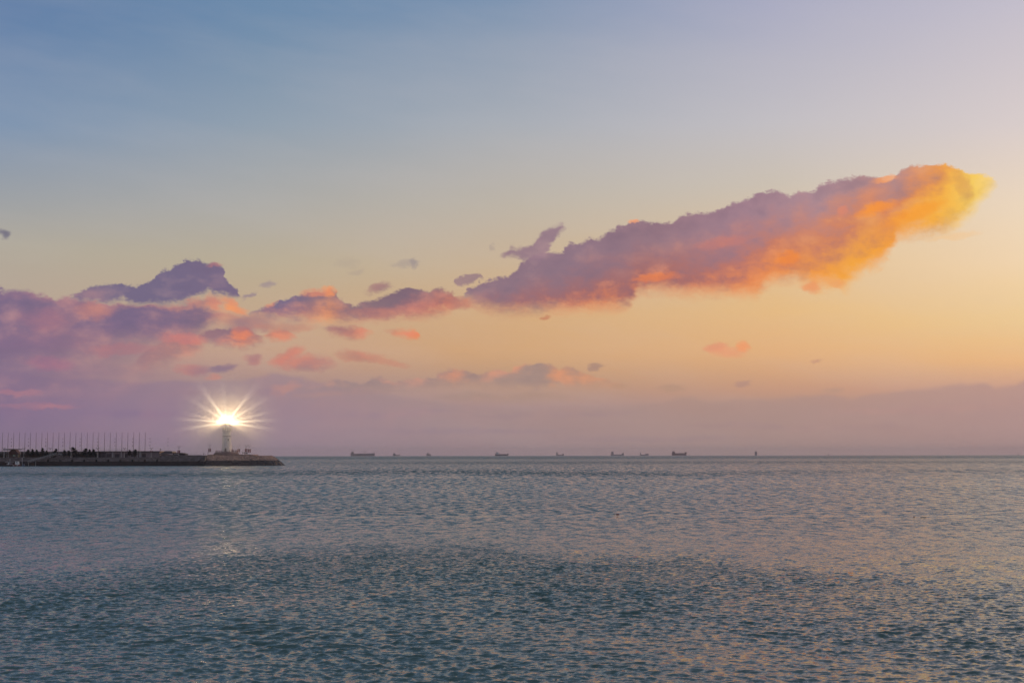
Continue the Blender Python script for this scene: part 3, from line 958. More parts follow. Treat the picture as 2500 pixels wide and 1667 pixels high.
def loft(ringdef, jit, name, m):
    n = 420
    rings = [head_ring(*rd[:4], rd[4], n) for rd in ringdef]
    zs = [rd[4] for rd in ringdef]
    vs, fs = [], []
    rows = []
    SUB = 9
    for k in range(len(rings) - 1):
        for s in range(SUB if k < len(rings) - 1 else 1):
            t = s / SUB
            rows.append(([((1 - t) * a[0] + t * b[0], (1 - t) * a[1] + t * b[1]) for a, b in zip(rings[k], rings[k + 1])], (1 - t) * zs[k] + t * zs[k + 1]))
    rows.append((rings[-1], zs[-1]))
    cell = {}
    for ri, (ring, z) in enumerate(rows):
        for i, (x, y) in enumerate(ring):
            key = (int(x / 1.3 + 0.5 * (ri // 3 % 2)), ri // 3, int(y / 1.6))
            if key not in cell:
                cell[key] = (random.uniform(-1, 1), random.uniform(-1, 1))
            o, o2 = cell[key]
            e = jit if 0 < ri < len(rows) - 1 else jit * 0.35
            vs.append((x + e * o * 0.5 + random.uniform(-.08, .08), y - e * abs(o) * 0.9, z + e * o2 * 0.55))
    for k in range(len(rows) - 1):
        for i in range(n):
            j = (i + 1) % n
            fs.append((k * n + i, k * n + j, (k + 1) * n + j, (k + 1) * n + i))
    fs.append(tuple((len(rows) - 1) * n + i for i in range(n)))
    mb = MB()
    mb.add(vs, fs)
    return pbuild(mb, name, m)


zh = Z_(1112.2, 890, 600)
zm = Z_(1123.5, 884.5, 600)
loft([(496, 687, Y0 - 1.0, Y0 + 42, -1.2), (496, 667, Y0 + 2.6, Y0 + 38.5, zm)], 0.75, 'tidal_rocks', MT['rockwet'])
loft([(495, 666.5, Y0 + 2.7, Y0 + 38.4, zm - 0.05), (496, 651, Y0 + 7.5, Y0 + 34, zh)], 0.6, 'rock_slope', MT['rock'])
# paved top of the head, and the slightly higher paved stretch round the lighthouse
zd = Z_(1109.3, 889, 560)
mb = MB()
rg = head_ring(497, 650, Y0 + 8.2, Y0 + 33.4, 0, 120)
mb.add([(x, y, zh - 0.4) for x, y in rg] + [(x, y, zh + 0.12) for x, y in rg], [(i, (i + 1) % 120, 120 + (i + 1) % 120, 120 + i) for i in range(120)] + [tuple(range(120, 240))])
pbuild(mb, 'head_paving', MT['paving'])
mb = MB()
mb.box(X_(506, 889), X_(617, 889), 889.2, 909, zh, zd)
pbuild(mb, 'raised_paving', MT['rock'])

# ------------------------------------------------------------------ lighthouse
YL = 898.0
cL = at(553, 1102, YL)
LX = cL.x
zb = Z_(1103.2, YL, 553)
pod = empty('podium', (LX, YL, zd), 'pink granite podium with steps round the foot of the lighthouse', 'podium')
mb = MB()
rp = (at(580, 1103, YL).x - at(524, 1103, YL).x) / 2
mb.lathe([(rp + 0.9, 0.003), (rp + 0.9, 0.5), (rp + 0.45, 0.5), (rp + 0.45, 0.95), (rp, 0.95), (rp - 0.2, zb - zd)], 48)
mb.build('base', MT['podium'], pod)
mb = MB()
mb.lathe([(3.9, zb - zd + 0.003), (3.9, zb - zd + 0.25)], 40)
mb.build('step', MT['paving'], pod)
rail = empty('railing', (LX, YL, zb), 'low post-and-rail fence on the rim of the lighthouse podium', 'railing')
mb = MB()
for k in range(26):
    t = 2 * math.pi * (k + .5) / 26
    mb.box((rp - .6) * math.cos(t) - .09, (rp - .6) * math.cos(t) + .09, (rp - .6) * math.sin(t) - .09, (rp - .6) * math.sin(t) + .09, 0, 1.15)
mb.build('post', MT['podium'], rail)['kind'] = 'stuff'
mb = MB()
for z in (0.5, 1.0):
    for k in range(26):
        t, u = 2 * math.pi * (k + .5) / 26, 2 * math.pi * (k + 1.5) / 26
        mb.tube(((rp - .6) * math.cos(t), (rp - .6) * math.sin(t), z), ((rp - .6) * math.cos(u), (rp - .6) * math.sin(u), z), 0.05, n=5)
mb.build('rail', MT['podium'], rail)

lh = empty('lighthouse', (LX, YL, zb + 0.255), 'white round lighthouse with its lamp lit on the rocky end of the breakwater', 'lighthouse')
zz = lambda py: at(553, py, YL).z - (zb + 0.255)
r0 = (at(564.3, 1100, YL).x - at(541.2, 1100, YL).x) / 2
r1 = (at(563.2, 1060, YL).x - at(542.8, 1060, YL).x) / 2
mb = MB()
mb.lathe([(r0 * 1.04, 0), (r0 * 1.04, 0.35), (r0, 0.4), (r0 * .985, 4), (r1 * 1.02, zz(1066)), (r1, zz(1057.5))], 56)
mb.build('tower', MT['white'], lh, smooth=False)
mb = MB()
mb.lathe([(r1 * 1.035, zz(1065.8)), (r1 * 1.05, zz(1065.5)), (r1 * 1.05, zz(1064.6)), (r1 * 1.03, zz(1064.3))], 56)
mb.build('string_course', MT['metal'], lh)
mb = MB()
mb.lathe([(r1, zz(1057.4)), (r1 * 1.03, zz(1055)), (r1 * 1.14, zz(1051.5)), (r1 * 1.18, zz(1050.5)), (r1 * 1.18, zz(1049.5))], 56)
gal = mb.build('gallery', MT['white'], lh)
mb = MB()
rg_ = r1 * 1.15
for k in range(14):   # battlement-like parapet
    t0 = 2 * math.pi * k / 14
    for s in range(3):
        a0_, a1_ = t0 + s * 0.085, t0 + (s + 1) * 0.085
        vs = [(rg_ * math.cos(a0_), rg_ * math.sin(a0_)), (rg_ * math.cos(a1_), rg_ * math.sin(a1_)), ((rg_ - .3) * math.cos(a1_), (rg_ - .3) * math.sin(a1_)), ((rg_ - .3) * math.cos(a0_), (rg_ - .3) * math.sin(a0_))]
        zlo, zhi = zz(1049.4), zz(1043)
        mb.add([(x, y, zlo) for x, y in vs] + [(x, y, zhi) for x, y in vs], [(0, 3, 2, 1), (4, 5, 6, 7), (0, 1, 5, 4), (1, 2, 6, 5), (2, 3, 7, 6), (3, 0, 4, 7)])
for z in (zz(1047.5), zz(1045.2)):
    for k in range(28):
        t, u = 2 * math.pi * k / 28, 2 * math.pi * (k + 1) / 28
        mb.tube(((rg_ - .15) * math.cos(t), (rg_ - .15) * math.sin(t), z), ((rg_ - .15) * math.cos(u), (rg_ - .15) * math.sin(u), z), 0.06, n=5)
mb.build('parapet', MT['whitedull'], gal)
lr = r1 * 0.50
mb = MB()
mb.lathe([(lr, zz(1049.45)), (lr, zz(1039))], 24)
mb.build('watch_room', MT['white'], lh)
mb = MB()
for k in range(8):
    t = 2 * math.pi * (k + 0.5) / 8
    mb.tube((lr * math.cos(t), lr * math.sin(t), zz(1039)), (lr * math.cos(t), lr * math.sin(t), zz(1021.6)), 0.07, n=6)
lant = mb.build('lantern_frame', MT['metal'], lh)
mb = MB()
nn = 24
zg0, zg1 = zz(1038.9), zz(1021.7)
mb.add([((lr - .1) * math.cos(2 * math.pi * k / nn), (lr - .1) * math.sin(2 * math.pi * k / nn), z) for z in (zg0, zg1) for k in range(nn)], [(k, (k + 1) % nn, nn + (k + 1) % nn, nn + k) for k in range(nn)])
mb.build('glazing', MT['glass'], lant)
mb = MB()      # glazed dome: ribs, glass and a small finial
dp = [(lr * 1.02, zz(1021.6)), (lr * .95, zz(1020.4)), (lr * .74, zz(1019)), (lr * .42, zz(1018)), (0.12, zz(1017.5))]
for k in range(8):
    t = 2 * math.pi * (k + .5) / 8
    for (ra, za), (rb, zb_) in zip(dp, dp[1:]):
        mb.tube((ra * math.cos(t), ra * math.sin(t), za), (rb * math.cos(t), rb * math.sin(t), zb_), .06, n=5)
mb.lathe([(0.14, zz(1017.6)), (0.16, zz(1017.0)), (0.05, zz(1014.5))], 10)
dome = mb.build('dome_frame', MT['metal'], lh)
mb = MB()
nn = 24
mb.add([(rad_ * .98 * math.cos(2 * math.pi * k / nn), rad_ * .98 * math.sin(2 * math.pi * k / nn), z) for rad_, z in dp for k in range(nn)],
       [(a * nn + k, a * nn + (k + 1) % nn, (a + 1) * nn + (k + 1) % nn, (a + 1) * nn + k) for a in range(len(dp) - 1) for k in range(nn)])
mb.build('glazing', MT['glass'], dome)
mb = MB()
zc = zz(1030.5)
mb.lathe([(0.05, zc - .40), (0.22, zc - .3), (0.3, zc), (0.22, zc + .3), (0.05, zc + .40)], 20)
lampo = mb.build('lamp', MT['glow'], lh, smooth=True)
mb = MB()
wdx = at(558.9, 1073, YL).x - LX
wy = -math.sqrt(max(0.1, (r1 * 1.04) ** 2 - wdx ** 2))
mb.box(wdx - .32, wdx + .32, wy - .12, wy + .5, zz(1076), zz(1071))
wo_ = mb.build('window', MT['metal'], lh)
mb = MB()
mb.box(wdx - .2, wdx + .2, wy - .14, wy + .1, zz(1075.4), zz(1071.6))
mb.build('pane', MT['dark'], wo_)
mb = MB()
mb.box(-0.55, 0.55, -r0 * 1.06, -r0 * .9, 0.02, 2.2)
mb.build('door', MT['metal'], lh)

# the lit lamp itself
pd = bpy.data.lights.new('lighthouse_light', 'POINT')
pd.energy = 2500
pd.color = (1.0, 0.74, 0.40)
pd.shadow_soft_size = 0.8
plt = bpy.data.objects.new('lighthouse_light', pd)
COL.objects.link(plt)
plt.location = (LX, YL, zb + 0.255 + zc)
LAMP = plt.location.copy()
# added spots: wide ones for the glow, narrow ones for the flare rays
for tilt, en, sz in ((0, 90000, 96), (180, 90000, 96), (60, 90000, 96), (120, 90000, 96), (2.5, 1.0e6, 8), (-9, 7e5, 9), (176, 1.0e6, 8), (189, 8e5, 9), (168, 5e5, 8), (13, 4.5e5, 9),
                     (127, 5e5, 13), (98, 3e5, 12), (52, 3.5e5, 14), (31, 3.5e5, 12), (148, 3.5e5, 12)):
    bd = bpy.data.lights.new('flare_spot', 'SPOT')
    bd.energy = en
    bd.color = (1.0, 0.70, 0.36) if sz > 20 else (1.0, 0.80, 0.52)
    bd.spot_size = R(sz)
    bd.spot_blend = 1.0
    bd.shadow_soft_size = 0.2 if sz < 20 else 0.5
    bo = bpy.data.objects.new('flare_spot', bd)
    COL.objects.link(bo)
    dv = Vector((math.cos(R(tilt)), 0.0, math.sin(R(tilt))))
    bo.location = LAMP + dv * (2.4 if sz < 20 else 0.5)
    bo.rotation_euler = (-dv).to_track_quat('Z', 'Y').to_euler()

# mist added round the lamp for its glow: real scattering, thinning outward
mistm = bpy.data.materials.new('glow_mist')
mistm.use_nodes = True
nt = mistm.node_tree
nt.nodes.clear()
q = G(nt)
tcm = q.new('ShaderNodeTexCoord')
ox, oy, oz = q.sep(tcm.outputs['Object'])
d2 = q.math('SQRT', ox * ox + oy * oy + oz * oz)
fall = q.lerp01(d2, 1.0, 0.0)
dens = fall * fall * 0.05
vs_ = q.new('ShaderNodeVolumePrincipled')
vs_.inputs['Color'].default_value = (0.95, 0.93, 0.92, 1)
vs_.inputs['Anisotropy'].default_value = 0.0
q.put(vs_.inputs['Density'], dens)
om = q.new('ShaderNodeOutputMaterial')
nt.links.new(vs_.outputs[0], om.inputs['Volume'])
mistm.cycles.volume_step_rate = 1.0
mb = MB()
prof = [(max(0.002, math.sin(math.pi * k / 16)), -math.cos(math.pi * k / 16)) for k in range(17)]
mb.lathe(prof, 32)
mist = mb.build('mist', mistm, None, smooth=True, loc=LAMP)
mist.scale = (42, 42, 42)
tag(mist, 'mist ball added for the glow round the lit lamp at the top of the lighthouse', 'mist', kind='stuff')

# ------------------------------------------------------------------ terrace, buildings
YT = 894.0
zr = Z_(1101.3, YT)
terr = empty('terrace_building', (X_(300, YT), YT, zw), 'long low flat-roofed terrace building with dark openings behind the sea wall', 'building')
tl = terr.location.copy()


def tb(mb, name, m, parent=None):
    o = mb.build(name, m, parent or terr)
    if parent is None:
        o.location = -tl
    return o


mb = MB()
mb.prism([(X_(-270, YT), zw - 1), (X_(236, YT), zw - 1), (X_(236, YT), zr), (X_(-270, YT), zr)], YT, YT + 24)
tb(mb, 'rear_wall', MT['stone'])
mb = MB()
mb.prism([(X_(236.1, YT), zw + .01), (X_(389, YT), zw + .01), (X_(389, YT), zr - .3), (X_(236.1, YT), zr - .3)], YT - .02, YT + 24)
tb(mb, 'wall', MT['render'])
mb = MB()
mb.prism([(X_(235, YT), zr - .29), (X_(392, YT), zr - .29), (X_(392, YT), zr + .12), (X_(235, YT), zr + .12)], YT - 1.2, YT + 24.5)
tb(mb, 'roof', MT['paving'])
for x0, x1, y0, y1 in ((241, 258, 1104, 1116.5), (260, 272, 1107.5, 1116.5), (280, 292, 1107.5, 1116.5), (305, 312, 1107.5, 1116.5), (320, 332, 1107.5, 1114.5), (347, 356, 1107.5, 1115.5)):
    mb = MB()
    mb.box(X_(x0, YT), X_(x1, YT), YT - .08, YT + .3, Z_(y1, YT), Z_(y0, YT))
    o = tb(mb, 'window', MT['dark'])
    mb = MB()
    n = max(2, int((x1 - x0) / 3))
    for k in range(n + 1):
        xx = X_(x0, YT) + (X_(x1, YT) - X_(x0, YT)) * k / n
        mb.box(xx - .07, xx + .07, YT - .16, YT - .085, Z_(y1, YT) + .01, Z_(y0, YT) - .01)
    f = tb(mb, 'frame', MT['render'], o)
for p in (276, 297, 316.5, 336, 342, 344.5):
    mb = MB()
    mb.box(X_(p, YT) - .16, X_(p, YT) + .16, YT - 1.1, YT - .8, zw + .01, zr - .3)
    tb(mb, 'column', MT['whitedull'])

# railing along the terrace roof
def railing(x0, x1, y, z, h, sp, label, m, nrail=2, name='railing'):
    e = empty(name, ((x0 + x1) / 2, y, z), label, 'railing')
    n = max(2, int((x1 - x0) / sp))
    mb = MB()
    for k in range(n + 1):
        xx = x0 + (x1 - x0) * k / n - (x0 + x1) / 2
        mb.box(xx - .04, xx + .04, -.04, .04, 0, h)
    mb.build('post', m, e)['kind'] = 'stuff'
    mb = MB()
    for k in range(nrail):
        zz_ = h * (k + 1) / nrail
        mb.tube((x0 - (x0 + x1) / 2, 0, zz_), (x1 - (x0 + x1) / 2, 0, zz_), 0.05, n=6)
    mb.build('rail', m, e)
    return e


railing(X_(-270, YT), X_(343, YT), YT + 1, zr + .12, 1.15, 2.4, 'long thin railing along the terrace roof below the flagpoles', MT['palepole'])
railing(X_(457, 884), X_(494, 884), 884, ztall + .25, 1.0, 1.6, 'short pale railing on the wall left of the rocks', MT['palepole'])

# shelter with overhanging slab roof, then the dark kiosk
ps = empty('shelter', (X_(406, 890), 890, ztall), 'grey shelter with a thick overhanging slab roof beside the terrace', 'shelter')
mb = MB()
xa, xb, zc_ = X_(391, 890), X_(422.3, 890), X_(406, 890)
s0, s1 = Z_(1109.3, 890, 400), Z_(1101, 890, 400)
mb.prism([(xa - zc_ - .3, s0 - ztall), (xb - zc_, s0 - ztall + .35), (xb - zc_ - .1, s1 - ztall - .1), (xa - zc_ + 4, s1 - ztall + .1), (xa - zc_ + .6, s0 - ztall + .9)], -2.5, 9)
mb.build('roof', MT['metal'], ps)
mb = MB()
mb.box(xa - zc_ + .8, xb - zc_ - .5, -.5, 8, 0.003, s0 - ztall - .01)
mb.build('wall', MT['dark'], ps)
pk = empty('kiosk', (X_(438, 890), 890, ztall), 'low dark flat kiosk with a pale window band beyond the slab-roofed shelter', 'kiosk')
ka, kb_ = X_(422.6, 890) - pk.location.x, X_(454, 890) - pk.location.x
mb = MB()
k0 = Z_(1105.6, 890, 440) - ztall
mb.prism([(ka, .003), (kb_, .003), (kb_, k0 - .35), (kb_ - 2, k0 - .1), (ka, k0)], -1.2, 6)
kw = mb.build('wall', MT['dark'], pk)
mb = MB()
mb.box(ka + .6, ka + 3.8, -1.26, -1.1, k0 - .75, k0 - .4)
mb.build('window', MT['whitedull'], pk)
mb = MB()
mb.prism([(ka - .3, k0 + .01), (kb_ - 1.5, k0 - .08), (kb_ - 1.5, k0 + .1), (ka - .3, k0 + .2)], -1.8, 6.3)
mb.build('roof', MT['metal'], pk)
# guy rope / handrail slanting down from the roof
mb = MB()
mb.tube(at(393, 1097.3, 891), at(415, 1100.6, 891), 0.06)
mb.tube(at(415, 1100.6, 891), at(455, 1105.6, 891), 0.06)
tag(mb.build('handrail', MT['palepole'], None), 'thin handrail sloping down over the slab-roofed shelter and the dark kiosk', 'handrail')

# club house at far left
YC = 889.0
ch = empty('club_house', (X_(33, YC), YC, zw), 'red-roofed timber pavilion among trees at the far left end of the breakwater', 'building')
cl = ch.location.copy()
x0, x1 = X_(20, YC) - cl.x, X_(47, YC) - cl.x
e0, e1 = Z_(1107.5, YC, 30) - zw, Z_(1096.5, YC, 30) - zw
mb = MB(); mb.box(x0 + .5, x1 - .5, -1.5, 2.5, .003, e0 + .05)
mb.build('wall', MT['timber'], ch)
mb = MB()
mb.prism([(x0 - .3, e0), (x1 + .3, e0), (x1 - 2.0, e1 - .4), (x0 + 3.2, e1)], -2.4, 3.4)
mb.build('roof', MT['roofred'], ch)
for a, b in ((33.5, 39), (45, 49.8)):
    mb = MB()
    mb.box(X_(a, YC) - cl.x, X_(min(b, 46.4), YC) - cl.x, -1.6, -1.3, Z_(1113.2, YC, 30) - zw, Z_(1110.4, YC, 30) - zw)
    mb.build('window', MT['gwin'], ch)
cn = empty('canopy', (X_(31, 886), 886, zw), 'pale flat canopy on thin posts in front of the red-roofed pavilion', 'canopy')
cx0, cx1 = X_(8.5, 886) - cn.location.x, X_(53, 886) - cn.location.x
cz0, cz1 = Z_(1099.8, 886, 30) - zw, Z_(1095.3, 886, 30) - zw
mb = MB()
mb.prism([(cx0, cz0 + .35), (cx0 + .2, cz1), (cx1, cz1 - .1), (cx1 + .3, cz1 - .35), (cx1 - 1, cz0 + .7), (cx0 + 2, cz0 + .35)], -1.0, 1.3)
mb.build('roof', MT['timber'], cn)
mb = MB()
mb.box(cx0 + .2, cx0 + 3.6, -1.12, -1.005, cz0 + .45, cz1 - .25)
mb.build('fascia', MT['whitedull'], cn)
for p in (11, 17.5, 21.5, 50):
    mb = MB()
    xx = X_(p, 886) - cn.location.x
    mb.tube((xx, -.4, .003), (xx, -.4, cz0 + .4), .11)
    mb.build('post', MT['palepole'], cn)

# row of pale cars parked on the promenade seen between the trees
def car(px, label, m, L=4.3):
    p = Vector((X_(px, 891.3), 891.3, zw + .004))
    e = empty('parked_car', p, label, 'car', 'cars parked behind the sea wall')
    prof = [(-L / 2, .45), (-L / 2, .85), (-L * .42, 1.0), (-L * .30, 1.05), (-L * .2, 1.5), (L * .12, 1.52), (L * .27, 1.05), (L * .44, .95), (L / 2, .75), (L / 2, .4)]
    mb = MB(); mb.prism(prof, -.85, .85); b = mb.build('body', m, e)
    mb = MB(); mb.prism([(-L * .285, 1.07), (-L * .19, 1.42), (L * .11, 1.44), (L * .24, 1.07)], -.87, .87); mb.build('window', MT['dark'], e)
    for x in (-L * .3, L * .3):
        for y in (-.78, .78):
            mb = MB(); mb.tube((x, y - .1, .33), (x, y + .1, .33), .33, n=14); mb.build('wheel', MT['fender'], e)
    return e


# raised slipway deck that carries the cars' level and retaining hedge
car(150, 'pale blue-white car parked left of the middle one between the pines', MT['whitedull'])
car(166, 'pale car parked right of the pale blue-white one behind the pines', MT['whitedull'])
for o in [o for o in bpy.data.objects if o.name.startswith('parked_car')]:
    o.location.z = Z_(1111.5, 891.3, 155)
# low terrace wall the cars stand on
mb = MB()
mb.prism([(X_(138, 889.5), zw + .004), (X_(176, 889.5), zw + .004), (X_(176, 889.5), Z_(1111.5, 891.3, 155) - .003), (X_(138, 889.5), Z_(1111.5, 891.3, 155) - .003)], 889.3, 893.5)
tag(mb.build('low_wall', MT['stone'], None), 'low dark stone wall carrying the two pale cars behind the promenade', 'wall')

# ------------------------------------------------------------------ trees and shrubs
def leafblob(mb, c, rx, ry, rz, n, s):
    for _ in range(n):
        while True:
            p = Vector((random.uniform(-1, 1), random.uniform(-1, 1), random.uniform(-1, 1)))
            if p.length < 1:
                break
        p = Vector((c[0] + p.x * rx, c[1] + p.y * ry, c[2] + p.z * rz))
        u = Vector((random.uniform(-1, 1), random.uniform(-1, 1), random.uniform(-.6, .6))).normalized() * s * random.uniform(.6, 1.3)
        w = u.cross(Vector((random.uniform(-1, 1), random.uniform(-1, 1), random.uniform(-1, 1)))).normalized() * s * .5
        mb.add([p - u, p + w, p + u, p - w], [(0, 1, 2, 3)])


def pine(px0, px1, pytop, label, Yd=888.0, lean=0.0, dense=1.0, pybase=1117):
    pc = (px0 + px1) / 2
    x = X_(pc, Yd)
    w = (X_(px1, Yd) - X_(px0, Yd)) / 2
    h = Z_(pytop, Yd, 150) - zw
    e = empty('pine_tree', (x, Yd, zw + .003), label, 'tree', 'pines along the promenade')
    tr = MB()
    bend = lean * w
    pts = [Vector((-bend * .6, 0, 0)), Vector((-bend * .2, .1, h * .35)), Vector((bend * .3, 0, h * .68)), Vector((bend * .7, 0, h * .88))]
    rad = [.22, .17, .12, .06]
    for a, b, ra, rb in zip(pts, pts[1:], rad, rad[1:]):
        tr.tube(a, b, ra, rb, 7)
    cr = MB()
    tiers = 6
    for k in range(tiers):
        t = k / (tiers - 1)
        z = h * (.50 + .45 * t)
        side = (-1) ** k
        ww = w * (1.0 - .6 * t)
        cx = bend * (.2 + .6 * t) + side * ww * .35 * random.uniform(.6, 1.2)
        tr.tube((bend * .3 * t, 0, z - .5), (cx, random.uniform(-.4, .4), z), .06, .03, 5)
        leafblob(cr, (cx, random.uniform(-.3, .3), z), ww * .80, w * .6, h * .07, int(190 * dense), .27)
    leafblob(cr, (0, 0, h * .42), w * 1.0, w * .6, h * .15, int(200 * dense), .27)
    tr.build('trunk', MT['bark'], e)
    cr.build('crown', MT['leaf'], e)
    return e


pines = [
    (62, 73, 1097, 'flat-topped dark pine just right of the red-roofed pavilion', .2), (74, 85, 1096, 'star-topped dark pine second to the right of the pavilion', -.2),
    (84, 94, 1097.5, 'rounded dark pine left of the tall ragged pine above the gangway', 0), (97, 108, 1093.5, 'tall ragged pine above the middle of the sloping gangway', .3),
    (109, 118, 1100, 'small low pine at the upper end of the gangway', 0), (126, 140, 1095.5, 'wind-bent pine just right of the top of the gangway', .7),
    (150, 162, 1099, 'sparse little pine in front of the two pale cars', .3), (163, 174, 1100, 'low pine right behind the pale cars', -.3),
    (174, 194, 1091.5, 'tallest wind-swept pine with a crooked spike at its top', -.8), (195, 212, 1094.5, 'pine leaning right with a bare gap below its crown', .9),
    (213, 223, 1097, 'round dense pine left of the last pine in the grove', .2), (222, 235, 1096.8, 'broad dense pine ending the grove beside the pinkish building', 0),
    (311, 320, 1098.5, 'small pine rising above the flat roof of the terrace building', .2), (323, 335, 1097, 'bushy pine above the terrace roof near its right end', .3),
]
for a, b, t, lab, ln in pines:
    pine(a, b, t, lab, lean=ln, dense=1.0)


def shrubs(px0, px1, pyt, label, Yd, name='hedge', n=900):
    x0, x1 = X_(px0, Yd), X_(px1, Yd)
    h = Z_(pyt, Yd, 150) - zw
    e = empty(name, ((x0 + x1) / 2, Yd, zw + .003), label, 'hedge')
    mb = MB()
    k = int((x1 - x0) / 1.1)
    for i in range(k):
        xx = x0 + (x1 - x0) * (i + .5) / k - (x0 + x1) / 2
        hh = h * random.uniform(.78, 1.05)
        leafblob(mb, (xx, 0, hh * .5), .9, .7, hh * .5, int(n / k) + 20, .22)
    mb.build('foliage', MT['hedge'], e)
    mb = MB()
    for i in range(k):
        xx = x0 + (x1 - x0) * (i + .5) / k - (x0 + x1) / 2
        mb.tube((xx, 0, 0), (xx, 0, h * .5), .08, .04, 5)
    mb.build('stems', MT['bark'], e)['kind'] = 'stuff'


shrubs(48, 136, 1103, 'long dark hedge under the pines behind the gangway', 892, n=4200)
shrubs(176, 236, 1103.5, 'dark hedge filling the foot of the pine grove by the pinkish building', 891, n=3000)
shrubs(-40, 20, 1103.5, 'dark hedge at the left edge of the picture beside the canopy', 892, n=2400)

# ------------------------------------------------------------------ flagpoles
fx = [5.1, 18.9, 32.6, 46.4, 60.2, 73.5, 87.5, 101.5, 115, 128.8, 142.9, 156.6, 170.4, 184.5, 198.3, 212.3, 226.6, 240.3, 254.6, 268.6, 283.2, 297.1, 311.5, 325.7, 339.5, 354]
YF = 903.0
hp = Z_(1056, YF) - (zr + .12)
proto = None
for k, p in enumerate(fx):
    near = {0: 'at the left edge of the picture', 25: 'at the right end of the row, nearest the lighthouse', 17: 'rising over the left end of the pinkish building front'}
    lab = 'tall thin bare flagpole ' + (near[k] if k in near else ORD[k] + ' from the left in the row on the terrace roof')
    loc = (at(p, 1100, YF).x, YF, zr + .12)
    if proto is None:
        proto = empty('flagpole', loc, lab, 'flagpole', 'bare flagpoles in a row on the terrace roof')
        mb = MB(); mb.tube((0, 0, 0.25), (0, 0, hp), .15, .085, 8); mb.build('pole', MT['pole'], proto)
        mb = MB(); mb.lathe([(.32, 0), (.32, .2), (.16, .3)], 12); mb.build('base', MT['metal'], proto)
        mb = MB(); mb.lathe([(.02, hp - .02), (.12, hp + .06), (.12, hp + .12), (.02, hp + .22)], 10); mb.build('finial', MT['pole'], proto)
        o = proto
    else:
        o = copy_tree(proto)
        o.location = loc
        o['label'] = lab

# tall floodlight masts behind, only their fittings read against the sky
YM = 930.0
mx_ = [28.4, 70.2, 112, 154, 196, 238.5, 281, 324.3, 366.7, 410.7]
zmast = Z_(1112, YM)
hm = Z_(1070.5, YM) - zmast
proto = None
for k, p in enumerate(mx_):
    extra = {9: 'standing alone over the slab-roofed shelter', 8: 'just right of the last flagpole', 0: 'at the far left above the red-roofed pavilion'}
    lab = 'very thin tall floodlight mast with small fittings, ' + (extra[k] if k in extra else ORD[k] + ' from the left behind the flagpoles')
    loc = (at(p, 1080, YM).x, YM, zmast)
    if proto is None:
        proto = empty('floodlight_mast', loc, lab, 'light mast', 'floodlight masts behind the flagpoles')
        mb = MB(); mb.tube((0, 0, 0), (0, 0, hm), .07, .035, 6); mb.build('pole', MT['palepole'], proto)
        for z, s in ((hm, .22), (hm - 2.4, .26), (hm - 4.8, .30)):
            mb = MB(); mb.box(-.30, .05, -.2, .2, z - s, z + s); mb.build('lamp', MT['pole'], proto)
    else:
        o = copy_tree(proto)
        o.location = loc
        o['label'] = lab
# ground the masts stand on: rear quay deck
mb = MB()
mb.prism([(X_(-270, 919), -2), (X_(470, 919), -2), (X_(470, 919), zmast), (X_(-270, 919), zmast)], 918.8, 948)
tag(mb.build('rear_quay', MT['paving'], None), 'quay deck behind the terrace', 'quay', kind='structure')

# ------------------------------------------------------------------ street lamps
def street_lamp(px, pytop, pybase, Yd, zb_, label, banners, first=None, m=None, wide=0.8):
    h = Z_(pytop, Yd, px) - zb_
    loc = (X_(px, Yd), Yd, zb_ + .003)
    e = empty('street_lamp', loc, label, 'street lamp', 'street lamps along the breakwater')
    mb = MB(); mb.tube((0, 0, .3), (0, 0, h - .1), .10, .07, 8); mb.build('pole', m or MT['palepole'], e)
    mb = MB(); mb.lathe([(.30, 0), (.28, .25), (.14, .5)], 12); mb.build('base', MT['palepole'], e)
    for s in (-1, 1):
        mb = MB()
        mb.tube((0, 0, h - .35), (s * wide, 0, h - .05), .05, .04, 6)
        arm = mb.build('arm', MT['metal'], e)
        mb = MB(); mb.box(s * wide - .32, s * wide + .32, -.18, .18, h - .12, h + .10); mb.build('lamp_head', MT['pole'], arm)
    mb = MB(); mb.lathe([(.08, h - 1.15), (.38, h - 1.0), (.38, h - .85), (.1, h - .7)], 12); mb.build('collar', MT['pole'], e)
    if banners:
        zt_, zb2 = Z_(banners[0], Yd, px) - zb_, Z_(banners[1], Yd, px) - zb_
        for s in (-1, 1):
            mb = MB()
            # slightly billowed cloth
            vs, fs = [], []
            for i in range(7):
                for jx in (0, 1, 2):
                    vs.append((s * (.16 + .36 * jx), .06 * math.sin(i * 1.1 + jx), zb2 + (zt_ - zb2) * i / 6))
            n1 = len(vs)
            vs += [(x, y + .03, z) for x, y, z in vs]
            for i in range(6):
                for jx in (0, 1):
                    a = i * 3 + jx
                    fs += [(a, a + 1, a + 4, a + 3), (n1 + a, n1 + a + 3, n1 + a + 4, n1 + a + 1)]
            rim = [0, 1, 2, 5, 8, 11, 14, 17, 20, 19, 18, 15, 12, 9, 6, 3]
            for a, b in zip(rim, rim[1:] + rim[:1]):
                fs.append((a, n1 + a, n1 + b, b))
            mb.add(vs, fs)
            mb.build('banner', MT['banner'], e)
            mb = MB()
            mb.tube((s * .08, 0, zt_ + .03), (s * .9, 0, zt_ + .03), .03, n=5)
            mb.build('bracket', MT['metal'], e)
    return e


